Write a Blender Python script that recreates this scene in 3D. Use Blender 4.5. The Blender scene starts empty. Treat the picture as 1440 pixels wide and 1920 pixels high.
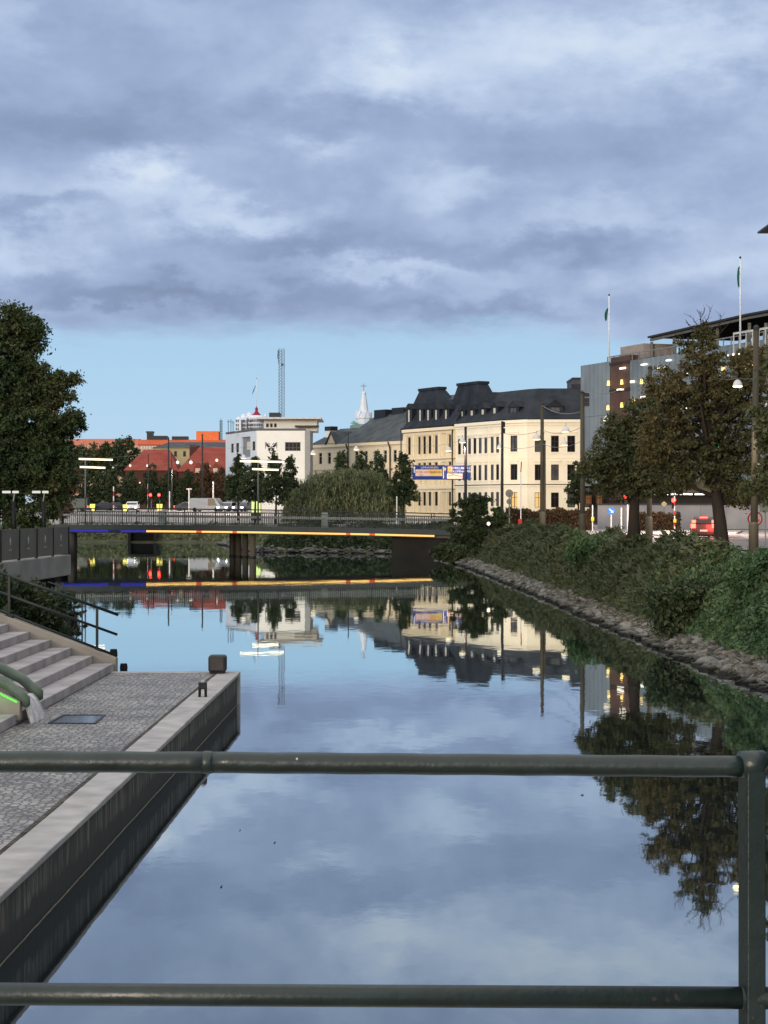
import bpy, bmesh, math, random
import numpy as np
from mathutils import Vector, Matrix, geometry
rng = np.random.default_rng(7); random.seed(7)
S = bpy.context.scene; COL = S.collection
F = 3600.0; H = 4.3; YH = 945.0; GZ = 1.9          # focal length in photo pixels, eye height, horizon row, street level

def P(px, py, k):
    return Vector(((px-720)/k, F/k, H-(py-YH)/k))
def lin(r, g, b):
    f = lambda c: (c/255/12.92 if c/255 <= .04045 else ((c/255+.055)/1.055)**2.4)
    return (f(r), f(g), f(b))

# ------------------------------------------------------------------ materials
MATS = {}
def newmat(name):
    m = bpy.data.materials.new(name); m.use_nodes = True
    nt = m.node_tree; nt.nodes.clear()
    out = nt.nodes.new('ShaderNodeOutputMaterial')
    return m, nt, out
def mat(name, col, rough=.7, var=.15, scale=3.0, bump=.0, metal=0.0, stretch=(1,1,1), spec=.3, col2=None, detail=4):
    if name in MATS: return MATS[name]
    m, nt, out = newmat(name); N = nt.nodes.new; L = nt.links.new
    b = N('ShaderNodeBsdfPrincipled'); L(b.outputs[0], out.inputs[0])
    b.inputs['Roughness'].default_value = rough; b.inputs['Metallic'].default_value = metal
    b.inputs['Specular IOR Level'].default_value = spec
    tc = N('ShaderNodeTexCoord'); mp = N('ShaderNodeMapping'); mp.inputs['Scale'].default_value = stretch
    L(tc.outputs['Object'], mp.inputs[0])
    no = N('ShaderNodeTexNoise'); no.inputs['Scale'].default_value = scale; no.inputs['Detail'].default_value = detail
    L(mp.outputs[0], no.inputs['Vector'])
    rp = N('ShaderNodeValToRGB'); e = rp.color_ramp.elements
    e[0].position = .3; e[1].position = .72
    c2 = col2 if col2 else tuple(min(1, c*(1+var)) for c in col)
    c1 = tuple(c*(1-var) for c in col) if not col2 else col
    e[0].color = (*c1, 1); e[1].color = (*c2, 1)
    L(no.outputs['Fac'], rp.inputs[0]); L(rp.outputs[0], b.inputs['Base Color'])
    if bump:
        n2 = N('ShaderNodeTexNoise'); n2.inputs['Scale'].default_value = scale*4; n2.inputs['Detail'].default_value = 5
        L(mp.outputs[0], n2.inputs['Vector'])
        bp = N('ShaderNodeBump'); bp.inputs['Strength'].default_value = bump; bp.inputs['Distance'].default_value = .03
        L(n2.outputs['Fac'], bp.inputs['Height']); L(bp.outputs[0], b.inputs['Normal'])
    MATS[name] = m; return m
def emit(name, col, st):
    if name in MATS: return MATS[name]
    m, nt, out = newmat(name)
    e = nt.nodes.new('ShaderNodeEmission'); e.inputs[0].default_value = (*col, 1); e.inputs[1].default_value = st
    nt.links.new(e.outputs[0], out.inputs[0]); MATS[name] = m; return m
def leafmat(name, c1, c2, c3, scale=.35, trans=.25):
    if name in MATS: return MATS[name]
    m, nt, out = newmat(name); N = nt.nodes.new; L = nt.links.new
    tc = N('ShaderNodeTexCoord'); no = N('ShaderNodeTexNoise'); no.inputs['Scale'].default_value = scale; no.inputs['Detail'].default_value = 3
    L(tc.outputs['Object'], no.inputs['Vector'])
    g = N('ShaderNodeNewGeometry'); ad = N('ShaderNodeMath'); ad.operation = 'MULTIPLY_ADD'
    L(g.outputs['Random Per Island'], ad.inputs[0]); ad.inputs[1].default_value = .34; 
    mu = N('ShaderNodeMath'); mu.operation = 'MULTIPLY_ADD'; L(no.outputs['Fac'], mu.inputs[0]); mu.inputs[1].default_value = 1.35; mu.inputs[2].default_value = -.34
    L(mu.outputs[0], ad.inputs[2])
    c1, c2, c3 = [tuple(v*1.3 for v in c) for c in (c1, c2, c3)]
    rp = N('ShaderNodeValToRGB'); e = rp.color_ramp.elements; e[0].position = .1; e[0].color = (*c1, 1); e[1].position = .95; e[1].color = (*c3, 1)
    el = e.new(.5); el.color = (*c2, 1)
    L(ad.outputs[0], rp.inputs[0])
    b = N('ShaderNodeBsdfPrincipled'); b.inputs['Roughness'].default_value = .6; b.inputs['Specular IOR Level'].default_value = .25
    L(rp.outputs[0], b.inputs['Base Color'])
    t = N('ShaderNodeBsdfTranslucent'); L(rp.outputs[0], t.inputs[0])
    mx = N('ShaderNodeMixShader'); mx.inputs[0].default_value = trans; L(b.outputs[0], mx.inputs[1]); L(t.outputs[0], mx.inputs[2])
    L(mx.outputs[0], out.inputs[0]); MATS[name] = m; return m
def glassmat(name, col, rough=.05):
    return mat(name, col, rough=rough, var=.35, scale=.8, spec=.8)

# ------------------------------------------------------------------ mesh building
ORG = {}
class MB:
    def __init__(s, T=None): s.v = []; s.f = []; s.T = T
    def add(s, vs, fs):
        o = len(s.v)
        for p in vs:
            p = Vector(p); s.v.append(s.T @ p if s.T else p)
        s.f += [tuple(o+i for i in f) for f in fs]
    def box(s, x0, x1, y0, y1, z0, z1):
        s.add([(x0,y0,z0),(x1,y0,z0),(x1,y1,z0),(x0,y1,z0),(x0,y0,z1),(x1,y0,z1),(x1,y1,z1),(x0,y1,z1)],
              [(3,2,1,0),(4,5,6,7),(0,1,5,4),(1,2,6,5),(2,3,7,6),(3,0,4,7)]); return s
    def frustum(s, p0, z0, p1, z1):
        n = len(p0)
        vs = [(x,y,z0) for x,y in p0]+[(x,y,z1) for x,y in p1]
        s.add(vs, [tuple(range(n-1,-1,-1)), tuple(range(n,2*n))]+[(i,(i+1)%n,n+(i+1)%n,n+i) for i in range(n)]); return s
    def prism(s, p, z0, z1): return s.frustum(p, z0, p, z1)
    def extr(s, p, y0, y1):
        n = len(p)
        vs = [(x,y0,z) for x,z in p]+[(x,y1,z) for x,z in p]
        s.add(vs, [tuple(range(n)), tuple(range(2*n-1,n-1,-1))]+[(i,n+i,n+(i+1)%n,(i+1)%n) for i in range(n)]); return s
    def extrx(s, p, x0, x1):
        n = len(p)
        vs = [(x0,y,z) for y,z in p]+[(x1,y,z) for y,z in p]
        s.add(vs, [tuple(range(n-1,-1,-1)), tuple(range(n,2*n))]+[((i+1)%n,n+(i+1)%n,n+i,i) for i in range(n)]); return s
    def tube(s, pts, rad, n=8):
        pts = [Vector(p) for p in pts]
        if not hasattr(rad, '__len__'): rad = [rad]*len(pts)
        vs = []; fs = []
        for i, p in enumerate(pts):
            d = (pts[min(i+1,len(pts)-1)]-pts[max(i-1,0)])
            d = d.normalized() if d.length > 1e-9 else Vector((0,0,1))
            a = d.cross(Vector((0,0,1)) if abs(d.z) < .9 else Vector((1,0,0))).normalized(); b = d.cross(a)
            for j in range(n):
                t = 2*math.pi*(j+.5)/n; vs.append(p+(a*math.cos(t)+b*math.sin(t))*rad[i])
        for i in range(len(pts)-1):
            for j in range(n): fs.append((i*n+j, i*n+(j+1)%n, (i+1)*n+(j+1)%n, (i+1)*n+j))
        fs.append(tuple(range(n-1,-1,-1))); fs.append(tuple(range((len(pts)-1)*n, len(pts)*n)))
        s.add(vs, fs); return s
    def bar(s, a, b, w, h=None):
        h = h or w; a = Vector(a); b = Vector(b); d = (b-a).normalized()
        x = d.cross(Vector((0,0,1)) if abs(d.z) < .95 else Vector((0,1,0))).normalized()*w/2; y = d.cross(x).normalized()*h/2
        vs = [a-x-y,a+x-y,a+x+y,a-x+y,b-x-y,b+x-y,b+x+y,b-x+y]
        s.add(vs, [(3,2,1,0),(4,5,6,7),(0,1,5,4),(1,2,6,5),(2,3,7,6),(3,0,4,7)]); return s
    def lathe(s, prof, c=(0,0,0), n=16):
        c = Vector(c); vs = []; fs = []
        for r, z in prof:
            for j in range(n):
                t = 2*math.pi*j/n; vs.append(c+Vector((r*math.cos(t), r*math.sin(t), z)))
        for i in range(len(prof)-1):
            for j in range(n): fs.append((i*n+j, i*n+(j+1)%n, (i+1)*n+(j+1)%n, (i+1)*n+j))
        fs.append(tuple(range(n-1,-1,-1))); fs.append(tuple(range((len(prof)-1)*n, len(prof)*n)))
        s.add(vs, fs); return s
    def disc(s, c, r, y0, y1, n=24):       # a disc facing the -y side
        return s.extr_at(c, [(r*math.cos(2*math.pi*i/n), r*math.sin(2*math.pi*i/n)) for i in range(n)], y0, y1)
    def extr_at(s, c, p, y0, y1):
        return s.extr([(c[0]+x, c[1]+z) for x, z in p], y0, y1)
    def quad(s, a, b, c, d): s.add([a,b,c,d], [(0,1,2,3)]); return s
    def build(s, name, m, parent=None, smooth=False, bevel=0, normals=True, seg=2):
        if not s.v: return None
        if parent is not None: org = ORG[parent.name]
        else:
            xs = [p.x for p in s.v]; ys = [p.y for p in s.v]
            org = Vector(((min(xs)+max(xs))/2, (min(ys)+max(ys))/2, min(p.z for p in s.v)))
        me = bpy.data.meshes.new(name)
        me.from_pydata([tuple(p-org) for p in s.v], [], s.f)
        if normals or bevel:
            bm = bmesh.new(); bm.from_mesh(me)
            bmesh.ops.recalc_face_normals(bm, faces=bm.faces)
            if bevel:
                ed = [e for e in bm.edges if len(e.link_faces) == 2 and e.calc_face_angle(0) > .5]
                bmesh.ops.bevel(bm, geom=ed, offset=bevel, segments=seg, profile=.5, affect='EDGES', clamp_overlap=True)
            bm.to_mesh(me); bm.free()
        if m: me.materials.append(m)
        if smooth: me.polygons.foreach_set('use_smooth', [True]*len(me.polygons))
        return link(me, name, org, parent)
def link(me, name, org, parent):
    o = bpy.data.objects.new(name, me); COL.objects.link(o)
    if parent is not None: o.parent = parent
    else: o.location = org
    ORG[o.name] = Vector(org); return o
def thing(name, label, cat, loc, group=None):
    o = bpy.data.objects.new(name, None); COL.objects.link(o); o.location = loc; o.empty_display_size = .2
    ORG[o.name] = Vector(loc); return tag(o, label, cat, group)
def tag(o, label, cat, group=None):
    o['label'] = label; o['category'] = cat
    if group: o['group'] = group
    return o
def struct(o, kind='structure'):
    o['kind'] = kind; return o
def dup(root, loc, rot=None, label=None, group=None, scale=None):
    r = root.copy(); COL.objects.link(r); r.location = loc; ORG[r.name] = Vector(loc)
    if rot is not None: r.rotation_euler = (0,0,rot)
    if scale: r.scale = (scale,)*3 if not hasattr(scale,'__len__') else scale
    if label: r['label'] = label
    if group: r['group'] = group
    def rec(a, b):
        for ch in list(a.children):
            c = ch.copy(); COL.objects.link(c); c.parent = b; rec(ch, c)
    rec(root, r); return r
def sheet(name, pts, z, m):              # flat polygon
    tri = geometry.tessellate_polygon([[Vector((x,y,0)) for x,y in pts]])
    b = MB(); b.add([(x,y,z) for x,y in pts], [tuple(t) for t in tri])
    o = b.build(name, m)
    for p in o.data.polygons:
        if p.normal.z < 0: p.flip()
    return struct(o)

# ------------------------------------------------------------------ foliage
def leaf_mesh(name, pts, size, m, parent=None, aspect=1.0, up=.35, nrm=None, droop=None):
    n = len(pts); pts = np.asarray(pts, float)
    sz = np.asarray(size)*np.clip(np.exp(rng.normal(size=n)*.38),.45,2.1)
    nn = rng.normal(size=(n,3)); 
    if nrm is not None: nn = nn*.75+nrm*1.0
    nn[:,2] += up; nn /= np.linalg.norm(nn,axis=1)[:,None]+1e-9
    a = rng.normal(size=(n,3))
    if droop is not None: a = a*.25+np.array(droop)
    a -= nn*(a*nn).sum(1)[:,None]; a /= np.linalg.norm(a,axis=1)[:,None]+1e-9
    b = np.cross(nn, a)
    a = a*(sz*.5*aspect)[:,None]; b = b*(sz*.5)[:,None]
    V = np.empty((n,4,3)); V[:,0] = pts-a; V[:,1] = pts-b*.75+a*.1; V[:,2] = pts+a; V[:,3] = pts+b*.75+a*.1
    if parent is not None: org = np.array(ORG[parent.name])
    else: org = np.array([pts[:,0].mean(), pts[:,1].mean(), pts[:,2].min()])
    V -= org
    me = bpy.data.meshes.new(name)
    me.vertices.add(n*4); me.vertices.foreach_set('co', V.reshape(-1).astype(np.float32))
    me.loops.add(n*4); me.loops.foreach_set('vertex_index', np.arange(n*4, dtype=np.int32))
    me.polygons.add(n); me.polygons.foreach_set('loop_start', np.arange(0,n*4,4,dtype=np.int32))
    try: me.polygons.foreach_set('loop_total', np.full(n,4,dtype=np.int32))
    except Exception: pass
    me.update(calc_edges=True); me.validate(); me.materials.append(m)
    return link(me, name, Vector(org), parent)
def crown_pts(ells, nclump, nleaf, cr, flat=1.0, shell=.55):
    """leaf positions: clumps spread through the ellipsoids, denser towards the outside"""
    vol = np.array([e[1][0]*e[1][1]*e[1][2] for e in ells]); vol = vol**.7/np.sum(vol**.7)
    cl = []
    for e, w in zip(ells, vol):
        k = max(2, int(nclump*w)); d = rng.normal(size=(k,3)); d /= np.linalg.norm(d,axis=1)[:,None]
        r = shell+(1-shell)*rng.random(k)**.6
        r = np.where(rng.random(k) < .25, rng.random(k)**.5*.8, r)
        cl.append(np.array(e[0])+d*r[:,None]*np.array(e[1]))
    cl = np.vstack(cl); idx = rng.integers(0, len(cl), nleaf)
    rad = cr*(.55+.9*rng.random(len(cl)))
    d = rng.normal(size=(nleaf,3)); d /= np.linalg.norm(d,axis=1)[:,None]
    q = rng.normal(size=(nleaf,3))*(rad[idx]*.46)[:,None]; q[:,2] *= flat; q[:,2] -= .22*(q[:,0]**2+q[:,1]**2)**.5
    return cl[idx]+q, cl, d
def make_tree(name, label, base, top, ells, nclump, nleaf, cr, leaf, lm, tm, trunk_r=.25, group=None, limbs=14, flat=.8, trunk_pts=None, shell=.55, twigs=(), aspect=1.5, cat='tree'):
    base = Vector(base); t = thing(name, label, cat, base, group)
    pts, cl, d = crown_pts(ells, nclump, nleaf, cr, flat, shell)
    leaf_mesh('crown', pts, np.full(len(pts), leaf), lm, t, aspect=aspect, nrm=d*np.array([.6,.6,.6]))
    tp = [Vector(p) for p in trunk_pts] if trunk_pts else [base, base.lerp(Vector(top),.4)+Vector((.05,0,0)), base.lerp(Vector(top),.75), Vector(top)]
    n = len(tp); b = MB(); b.tube(tp, [trunk_r*(1.25 if i == 0 else 1-.8*i/(n-1)) for i in range(n)], 10)
    pick = rng.choice(len(cl), min(limbs, len(cl)), replace=False)
    for i in pick:
        q = Vector(cl[i]); f = .35+.55*random.random()
        s = tp[0].lerp(tp[-1], f) if n < 3 else tp[min(n-2, int(f*(n-1)))].lerp(tp[min(n-1, int(f*(n-1))+1)], f*(n-1)-int(f*(n-1)))
        if q.z < s.z-.5: continue
        mid = s.lerp(q,.5)+Vector((0,0,-.06*(q-s).length))
        b.tube([s, mid, q], [trunk_r*.32, trunk_r*.2, trunk_r*.05], 6)
    for a, c in twigs:
        a = Vector(a); c = Vector(c); mid = a.lerp(c,.5)+Vector((.05,0,.02)); b.tube([a, mid, c], [.022,.014,.006], 5)
        for _ in range(4):
            f = .3+.6*random.random(); s_ = a.lerp(c,f); b.tube([s_, s_+Vector((random.gauss(0,.16),random.gauss(0,.1),.12+.2*random.random()))], [.010,.004], 4)
    b.build('trunk', tm, t, smooth=True)
    return t

# ------------------------------------------------------------------ facades
class Fac:
    """vertical wall plane from A (left, as seen) to B; local x along it, local y inwards, z up"""
    def __init__(s, A, B, z=0.0):
        s.A = Vector((A[0],A[1],0)); s.B = Vector((B[0],B[1],0)); d = s.B-s.A; s.L = d.length; s.d = d.normalized()
        s.i = Vector((-s.d.y, s.d.x, 0))
        s.T = Matrix(((s.d.x,s.i.x,0,s.A.x),(s.d.y,s.i.y,0,s.A.y),(0,0,1,0),(0,0,0,1)))
    def uz(s, px, py, off=0.0):
        A = s.A+s.i*off; r = (px-720)/F
        u = (r*A.y-A.x)/(s.d.x-r*s.d.y); Y = A.y+s.d.y*u
        return u, H-(py-YH)*Y/F
    def mb(s): return MB(s.T)
    def rect(s, x0, y0, x1, y1, off=0.0):
        ua, za = s.uz(x0, y0, off); ub, zb = s.uz(x1, y1, off)
        zc = s.uz(x0, y1, off)[1]
        return (min(ua,ub), max(ua,ub), min(zc,za), max(zc,za))
    def w(s, u, y, z): return s.T @ Vector((u,y,z))
def wall(mb, L, z0, z1, ops, dep=.25, u0=0.0):
    us = sorted({u0, L, *[o[0] for o in ops], *[o[1] for o in ops]}); zs = sorted({z0, z1, *[o[2] for o in ops], *[o[3] for o in ops]})
    for i in range(len(us)-1):
        for j in range(len(zs)-1):
            cu = (us[i]+us[i+1])/2; cz = (zs[j]+zs[j+1])/2
            if any(o[0] < cu < o[1] and o[2] < cz < o[3] for o in ops): continue
            mb.quad((us[i],0,zs[j]),(us[i+1],0,zs[j]),(us[i+1],0,zs[j+1]),(us[i],0,zs[j+1]))
    for a,b,c,d in ops:
        mb.quad((a,0,c),(a,dep,c),(a,dep,d),(a,0,d)); mb.quad((b,0,c),(b,0,d),(b,dep,d),(b,dep,c))
        mb.quad((a,0,c),(b,0,c),(b,dep,c),(a,dep,c)); mb.quad((a,0,d),(a,dep,d),(b,dep,d),(b,0,d))
def window(fac, op, parent, fm, gm, dep=.2, bars=1, cross=.66, name='window', fw=.07, label=None):
    a,b,c,d = op; m = fac.mb()
    m.box(a,a+fw,dep-.06,dep+.04,c,d); m.box(b-fw,b,dep-.06,dep+.04,c,d); m.box(a+fw,b-fw,dep-.06,dep+.04,c,c+fw); m.box(a+fw,b-fw,dep-.06,dep+.04,d-fw,d)
    for i in range(bars):
        x = a+(b-a)*(i+1)/(bars+1); m.box(x-fw*.4,x+fw*.4,dep-.05,dep+.03,c+fw,d-fw)
    if cross: z = c+(d-c)*cross; m.box(a+fw,b-fw,dep-.055,dep+.028,z-fw*.4,z+fw*.4)
    w = m.build(name, fm, parent)
    g = fac.mb(); g.box(a,b,dep+.05,dep+.09,c,d); g.build('pane', gm, w)
    if label: w['label'] = label
    return w
def text_into(mb, s, T, size, align='LEFT', depth=.01):
    cu = bpy.data.curves.new('lettering','FONT'); cu.body = s; cu.size = size; cu.align_x = align; cu.extrude = depth; cu.resolution_u = 2
    o = bpy.data.objects.new('lettering', cu); COL.objects.link(o)
    bpy.context.view_layer.update()
    me = bpy.data.meshes.new_from_object(o.evaluated_get(bpy.context.evaluated_depsgraph_get()))
    R = T @ Matrix.Rotation(math.pi/2, 4, 'X')
    mb2 = [R @ v.co for v in me.vertices]; t0 = mb.T; mb.T = None
    mb.add(mb2, [tuple(p.vertices) for p in me.polygons]); mb.T = t0
    bpy.data.objects.remove(o); bpy.data.curves.remove(cu); bpy.data.meshes.remove(me)

# ------------------------------------------------------------------ camera
cam = bpy.data.cameras.new('camera'); co = bpy.data.objects.new('camera', cam); COL.objects.link(co)
co.location = (0,0,H); co.rotation_euler = (math.pi/2,0,0)
cam.sensor_fit = 'VERTICAL'; cam.sensor_height = 36; cam.lens = 36*F/1920; cam.shift_y = (YH-960)/1920
cam.clip_start = .1; cam.clip_end = 12000; S.camera = co
S.view_settings.view_transform = 'Standard'; S.view_settings.look = 'None'; S.view_settings.exposure = 0; S.view_settings.gamma = 1
S.render.engine = 'CYCLES'
S.cycles.use_denoising = True
try: S.cycles.denoiser = 'OPENIMAGEDENOISE'
except Exception: pass
S.cycles.max_bounces = 6; S.cycles.diffuse_bounces = 3; S.cycles.glossy_bounces = 3; S.cycles.transparent_max_bounces = 8
S.cycles.sample_clamp_indirect = 4.0; S.cycles.caustics_reflective = False; S.cycles.caustics_refractive = False

# ------------------------------------------------------------------ world: evening sky with a broken cloud deck
W = bpy.data.worlds.new('World'); S.world = W; W.use_nodes = True
nt = W.node_tree; nt.nodes.clear(); N = nt.nodes.new; L = nt.links.new
SUN_EL, SUN_AZ = math.radians(8), math.radians(206)     # low sun behind the camera, slightly left (azimuth from +Y, clockwise)
class X:                                                   # arithmetic on node sockets
    def __init__(s, o): s.o = o
    def op(s, k, b=None, c=None):
        n = N('ShaderNodeMath'); n.operation = k; L(s.o, n.inputs[0])
        for i, q in ((1,b),(2,c)):
            if q is None: continue
            if isinstance(q, X): L(q.o, n.inputs[i])
            else: n.inputs[i].default_value = q
        return X(n.outputs[0])
    def __add__(s, b): return s.op('ADD', b)
    def __sub__(s, b): return s.op('SUBTRACT', b)
    def __mul__(s, b): return s.op('MULTIPLY', b)
    def __truediv__(s, b): return s.op('DIVIDE', b)
def smooth(x, a, b):
    n = N('ShaderNodeMapRange'); n.interpolation_type = 'SMOOTHSTEP'; L(x.o, n.inputs[0]); n.inputs[1].default_value = a; n.inputs[2].default_value = b
    return X(n.outputs[0])
tc = N('ShaderNodeTexCoord'); sp = N('ShaderNodeSeparateXYZ'); L(tc.outputs['Generated'], sp.inputs[0])
dx, dy, dz = X(sp.outputs[0]), X(sp.outputs[1]), X(sp.outputs[2])
az = dx.op('ARCTAN2', dy); hor = (dx*dx+dy*dy).op('SQRT').op('MAXIMUM', .02); el = dz/hor
def combine(a, b, c):
    n = N('ShaderNodeCombineXYZ')
    for i, q in enumerate((a,b,c)):
        if isinstance(q, X): L(q.o, n.inputs[i])
        else: n.inputs[i].default_value = q
    return n.outputs[0]
def noise(vec, sc, det=5, rough=.55, dist=0.0, w=None):
    n = N('ShaderNodeTexNoise'); n.inputs['Scale'].default_value = sc; n.inputs['Detail'].default_value = det; n.inputs['Roughness'].default_value = rough; n.inputs['Distortion'].default_value = dist
    L(vec, n.inputs['Vector']); return X(n.outputs['Fac'])
cv = combine(az*10.0, el*19.0, 3.7)
n1 = noise(cv, 1.0, 4, .5, .2); n2 = noise(combine(az*10.0, el*16.0, 9.1), 2.6, 5, .55, .15)
n3 = noise(combine(az*10.0, el*13.0, 2.2), 5.5, 5, .6, .3)
bil = ((n2-.5).op('ABSOLUTE')*-2.0)+.22
dens = (n1-.5)*.62+(n2-.5)*.2+(n3-.5)*.14+bil*.08
warp_u = (noise(cv, 2.2, 5, .6)-.5)*.09; warp_v = (noise(combine(az*10.0, el*19.0, 21.0), 2.2, 5, .6)-.5)*.055
au = az+warp_u; ev = el+warp_v
for px, py, sx, sy, a in [(1120,95,330,60,.34),(1370,95,130,70,.20),(745,135,105,45,.36),(300,335,60,45,.42),(440,400,150,32,.30),(600,285,60,28,.20),(700,505,150,22,.26),
        (880,345,110,30,.16),(50,490,110,45,.26),(1120,410,170,30,.16),(20,70,60,60,.14),(830,190,200,40,.16),(180,370,110,30,.14),(1400,250,140,60,.10),(640,120,160,60,.05),
        (1320,500,200,45,.16),(150,590,140,12,.10),(330,560,260,26,-.26),(1000,470,230,34,-.22),(880,585,260,22,-.20),(170,250,190,50,-.18),(560,215,220,40,-.16),(400,120,300,70,-.08),(1180,270,260,40,-.12),(520,470,130,26,-.16),(60,400,110,22,-.2)]:
    u = (au-(px-720)/F)*(F/sx); v = (ev-(YH-py)/F)*(F/sy)
    dens = dens+((u*u+v*v)*-1.0).op('EXPONENT')*a
rp = N('ShaderNodeValToRGB'); L((dens+.56).o, rp.inputs[0]); e = rp.color_ramp.elements
e[0].position = .08; e[0].color = (*lin(122,138,166),1); e[1].position = 1.0; e[1].color = (*lin(212,225,243),1)
for p, c in ((.36,(142,160,193)),(.54,(159,178,211)),(.76,(188,206,233))): q = e.new(p); q.color = (*lin(*c),1)
band = N('ShaderNodeValToRGB'); L((el*4.0).o, band.inputs[0]); e = band.color_ramp.elements
e[0].position = 0; e[0].color = (*lin(199,218,234),1); e[1].position = .42; e[1].color = (*lin(168,206,237),1); q = e.new(.16); q.color = (*lin(181,214,238),1)
edge = el+(noise(combine(az*12.0, el*40.0, 5.0), 1.5, 6, .62)-.5)*.030-(smooth(az, .04, .2)*-.012)
mask = smooth(edge, .083, .099)
sky = N('ShaderNodeTexSky'); sky.sky_type = 'NISHITA'; sky.sun_disc = False; sky.sun_elevation = SUN_EL; sky.sun_rotation = SUN_AZ
mxs = N('ShaderNodeMixRGB'); mxs.inputs[0].default_value = .0; 
mx = N('ShaderNodeMixRGB'); L(mask.o, mx.inputs[0]); L(band.outputs[0], mx.inputs[1]); L(rp.outputs[0], mx.inputs[2])
# the western sky behind the camera is open and still bright
west = smooth(dy*-1.0, .05, .75)*smooth(el, -.02, .05)
sk = N('ShaderNodeVectorMath'); sk.operation = 'SCALE'; L(sky.outputs[0], sk.inputs[0]); L((west*.12).o, sk.inputs['Scale'])
ad = N('ShaderNodeVectorMath'); ad.operation = 'ADD'; L(mx.outputs[0], ad.inputs[0]); L(sk.outputs[0], ad.inputs[1])
bg = N('ShaderNodeBackground'); ov = N('ShaderNodeMixRGB'); L((smooth(el,.34,1.0)*.9).o, ov.inputs[0]); L(ad.outputs[0], ov.inputs[1]); ov.inputs[2].default_value = (1.3,1.28,1.22,1)   # unseen overhead sky, brightened to lift the level surfaces
ea = N('ShaderNodeVectorMath'); ea.operation = 'SCALE'; L(ov.outputs[0], ea.inputs[0])
right_dim = smooth(az, .42, .95)*smooth(az*-1.0, -2.75, -2.2)*(smooth(el,.5,1.5)*-1.0+1.0); L((right_dim*-.62+1.0).o, ea.inputs['Scale'])   # unseen right side of the sky, dimmed to darken risers and quay wall
L(ea.outputs[0], bg.inputs[0]); bg.inputs[1].default_value = 1.0
wo = N('ShaderNodeOutputWorld'); L(bg.outputs[0], wo.inputs[0])
W.cycles.sampling_method = 'MANUAL'; W.cycles.sample_map_resolution = 512
sl = bpy.data.lights.new('sun','SUN'); sl.energy = 1.3; sl.angle = math.radians(18); sl.color = (1,.93,.83)
so = bpy.data.objects.new('sun', sl); COL.objects.link(so)
sd = Vector((math.sin(SUN_AZ)*math.cos(SUN_EL), math.cos(SUN_AZ)*math.cos(SUN_EL), math.sin(SUN_EL)))
so.rotation_euler = (sd).to_track_quat('Z','Y').to_euler(); so.location = (-30,-60,60)
# ================================================================== water, ground, banks
def water_mat():
    m, nt, out = newmat('canal_water'); N = nt.nodes.new; L = nt.links.new
    tc = N('ShaderNodeTexCoord'); mp = N('ShaderNodeMapping'); mp.inputs['Scale'].default_value = (1.0, .55, 1); L(tc.outputs['Object'], mp.inputs[0])
    a = N('ShaderNodeTexNoise'); a.inputs['Scale'].default_value = .55; a.inputs['Detail'].default_value = 3; L(mp.outputs[0], a.inputs['Vector'])
    c = N('ShaderNodeTexNoise'); c.inputs['Scale'].default_value = 3.5; c.inputs['Detail'].default_value = 3; L(mp.outputs[0], c.inputs['Vector'])
    # calm and ruffled patches
    pt = N('ShaderNodeTexNoise'); pt.inputs['Scale'].default_value = .06; L(tc.outputs['Object'], pt.inputs['Vector'])
    pm = N('ShaderNodeMapRange'); L(pt.outputs['Fac'], pm.inputs[0]); pm.inputs[1].default_value = .4; pm.inputs[2].default_value = .65; pm.inputs[3].default_value = .35; pm.inputs[4].default_value = 1.0
    ml = N('ShaderNodeMath'); ml.operation = 'MULTIPLY'; L(c.outputs['Fac'], ml.inputs[0]); L(pm.outputs[0], ml.inputs[1])
    b1 = N('ShaderNodeBump'); b1.inputs['Strength'].default_value = 1; b1.inputs['Distance'].default_value = .0035; L(a.outputs['Fac'], b1.inputs['Height'])
    b2 = N('ShaderNodeBump'); b2.inputs['Strength'].default_value = 1; b2.inputs['Distance'].default_value = .0009; L(ml.outputs[0], b2.inputs['Height']); L(b1.outputs[0], b2.inputs['Normal'])
    g = N('ShaderNodeBsdfGlossy'); g.inputs['Color'].default_value = (.89,.95,.96,1); g.inputs['Roughness'].default_value = .018; L(b2.outputs[0], g.inputs['Normal'])
    d = N('ShaderNodeBsdfDiffuse'); d.inputs[0].default_value = (.012,.018,.02,1)
    lw = N('ShaderNodeLayerWeight'); lw.inputs['Blend'].default_value = .5
    mr = N('ShaderNodeMapRange'); L(lw.outputs['Facing'], mr.inputs[0]); mr.inputs[1].default_value = .70; mr.inputs[2].default_value = .97; mr.inputs[3].default_value = .44; mr.inputs[4].default_value = .93
    mx = N('ShaderNodeMixShader'); L(mr.outputs[0], mx.inputs[0]); L(d.outputs[0], mx.inputs[1]); L(g.outputs[0], mx.inputs[2]); L(mx.outputs[0], out.inputs[0])
    return m
b = MB(); b.quad((-200,-200,0),(200,-200,0),(200,400,0),(-200,400,0)); struct(b.build('canal_water', water_mat(), normals=False))

WL = [(9.2,-60),(9.2,5),(8.9,43),(8.3,51),(8.15,60),(7.7,73),(7.2,92),(6.1,122),(4.6,150),(4.0,156),(0,166),(-11.4,171),(-18,208),(-21,214),(-38,216),(-36,212),(-25.5,153),(-17.6,100),(-16.6,85),(-9.6,55),(-9.0,44),(-9.0,-60)]
IL = [(12.4,-60),(12.4,5),(11.9,43),(11.3,51),(11.15,60),(10.7,73),(10.2,92),(9.1,122),(7.6,150),(7.0,159),(1.8,171),(-9.5,176),(-15,211),(-19.5,221),(-41,221),(-41,212),(-28.5,153),(-20.6,100),(-19.6,85),(-12.6,57),(-11.5,44),(-11.5,-60)]
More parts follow.
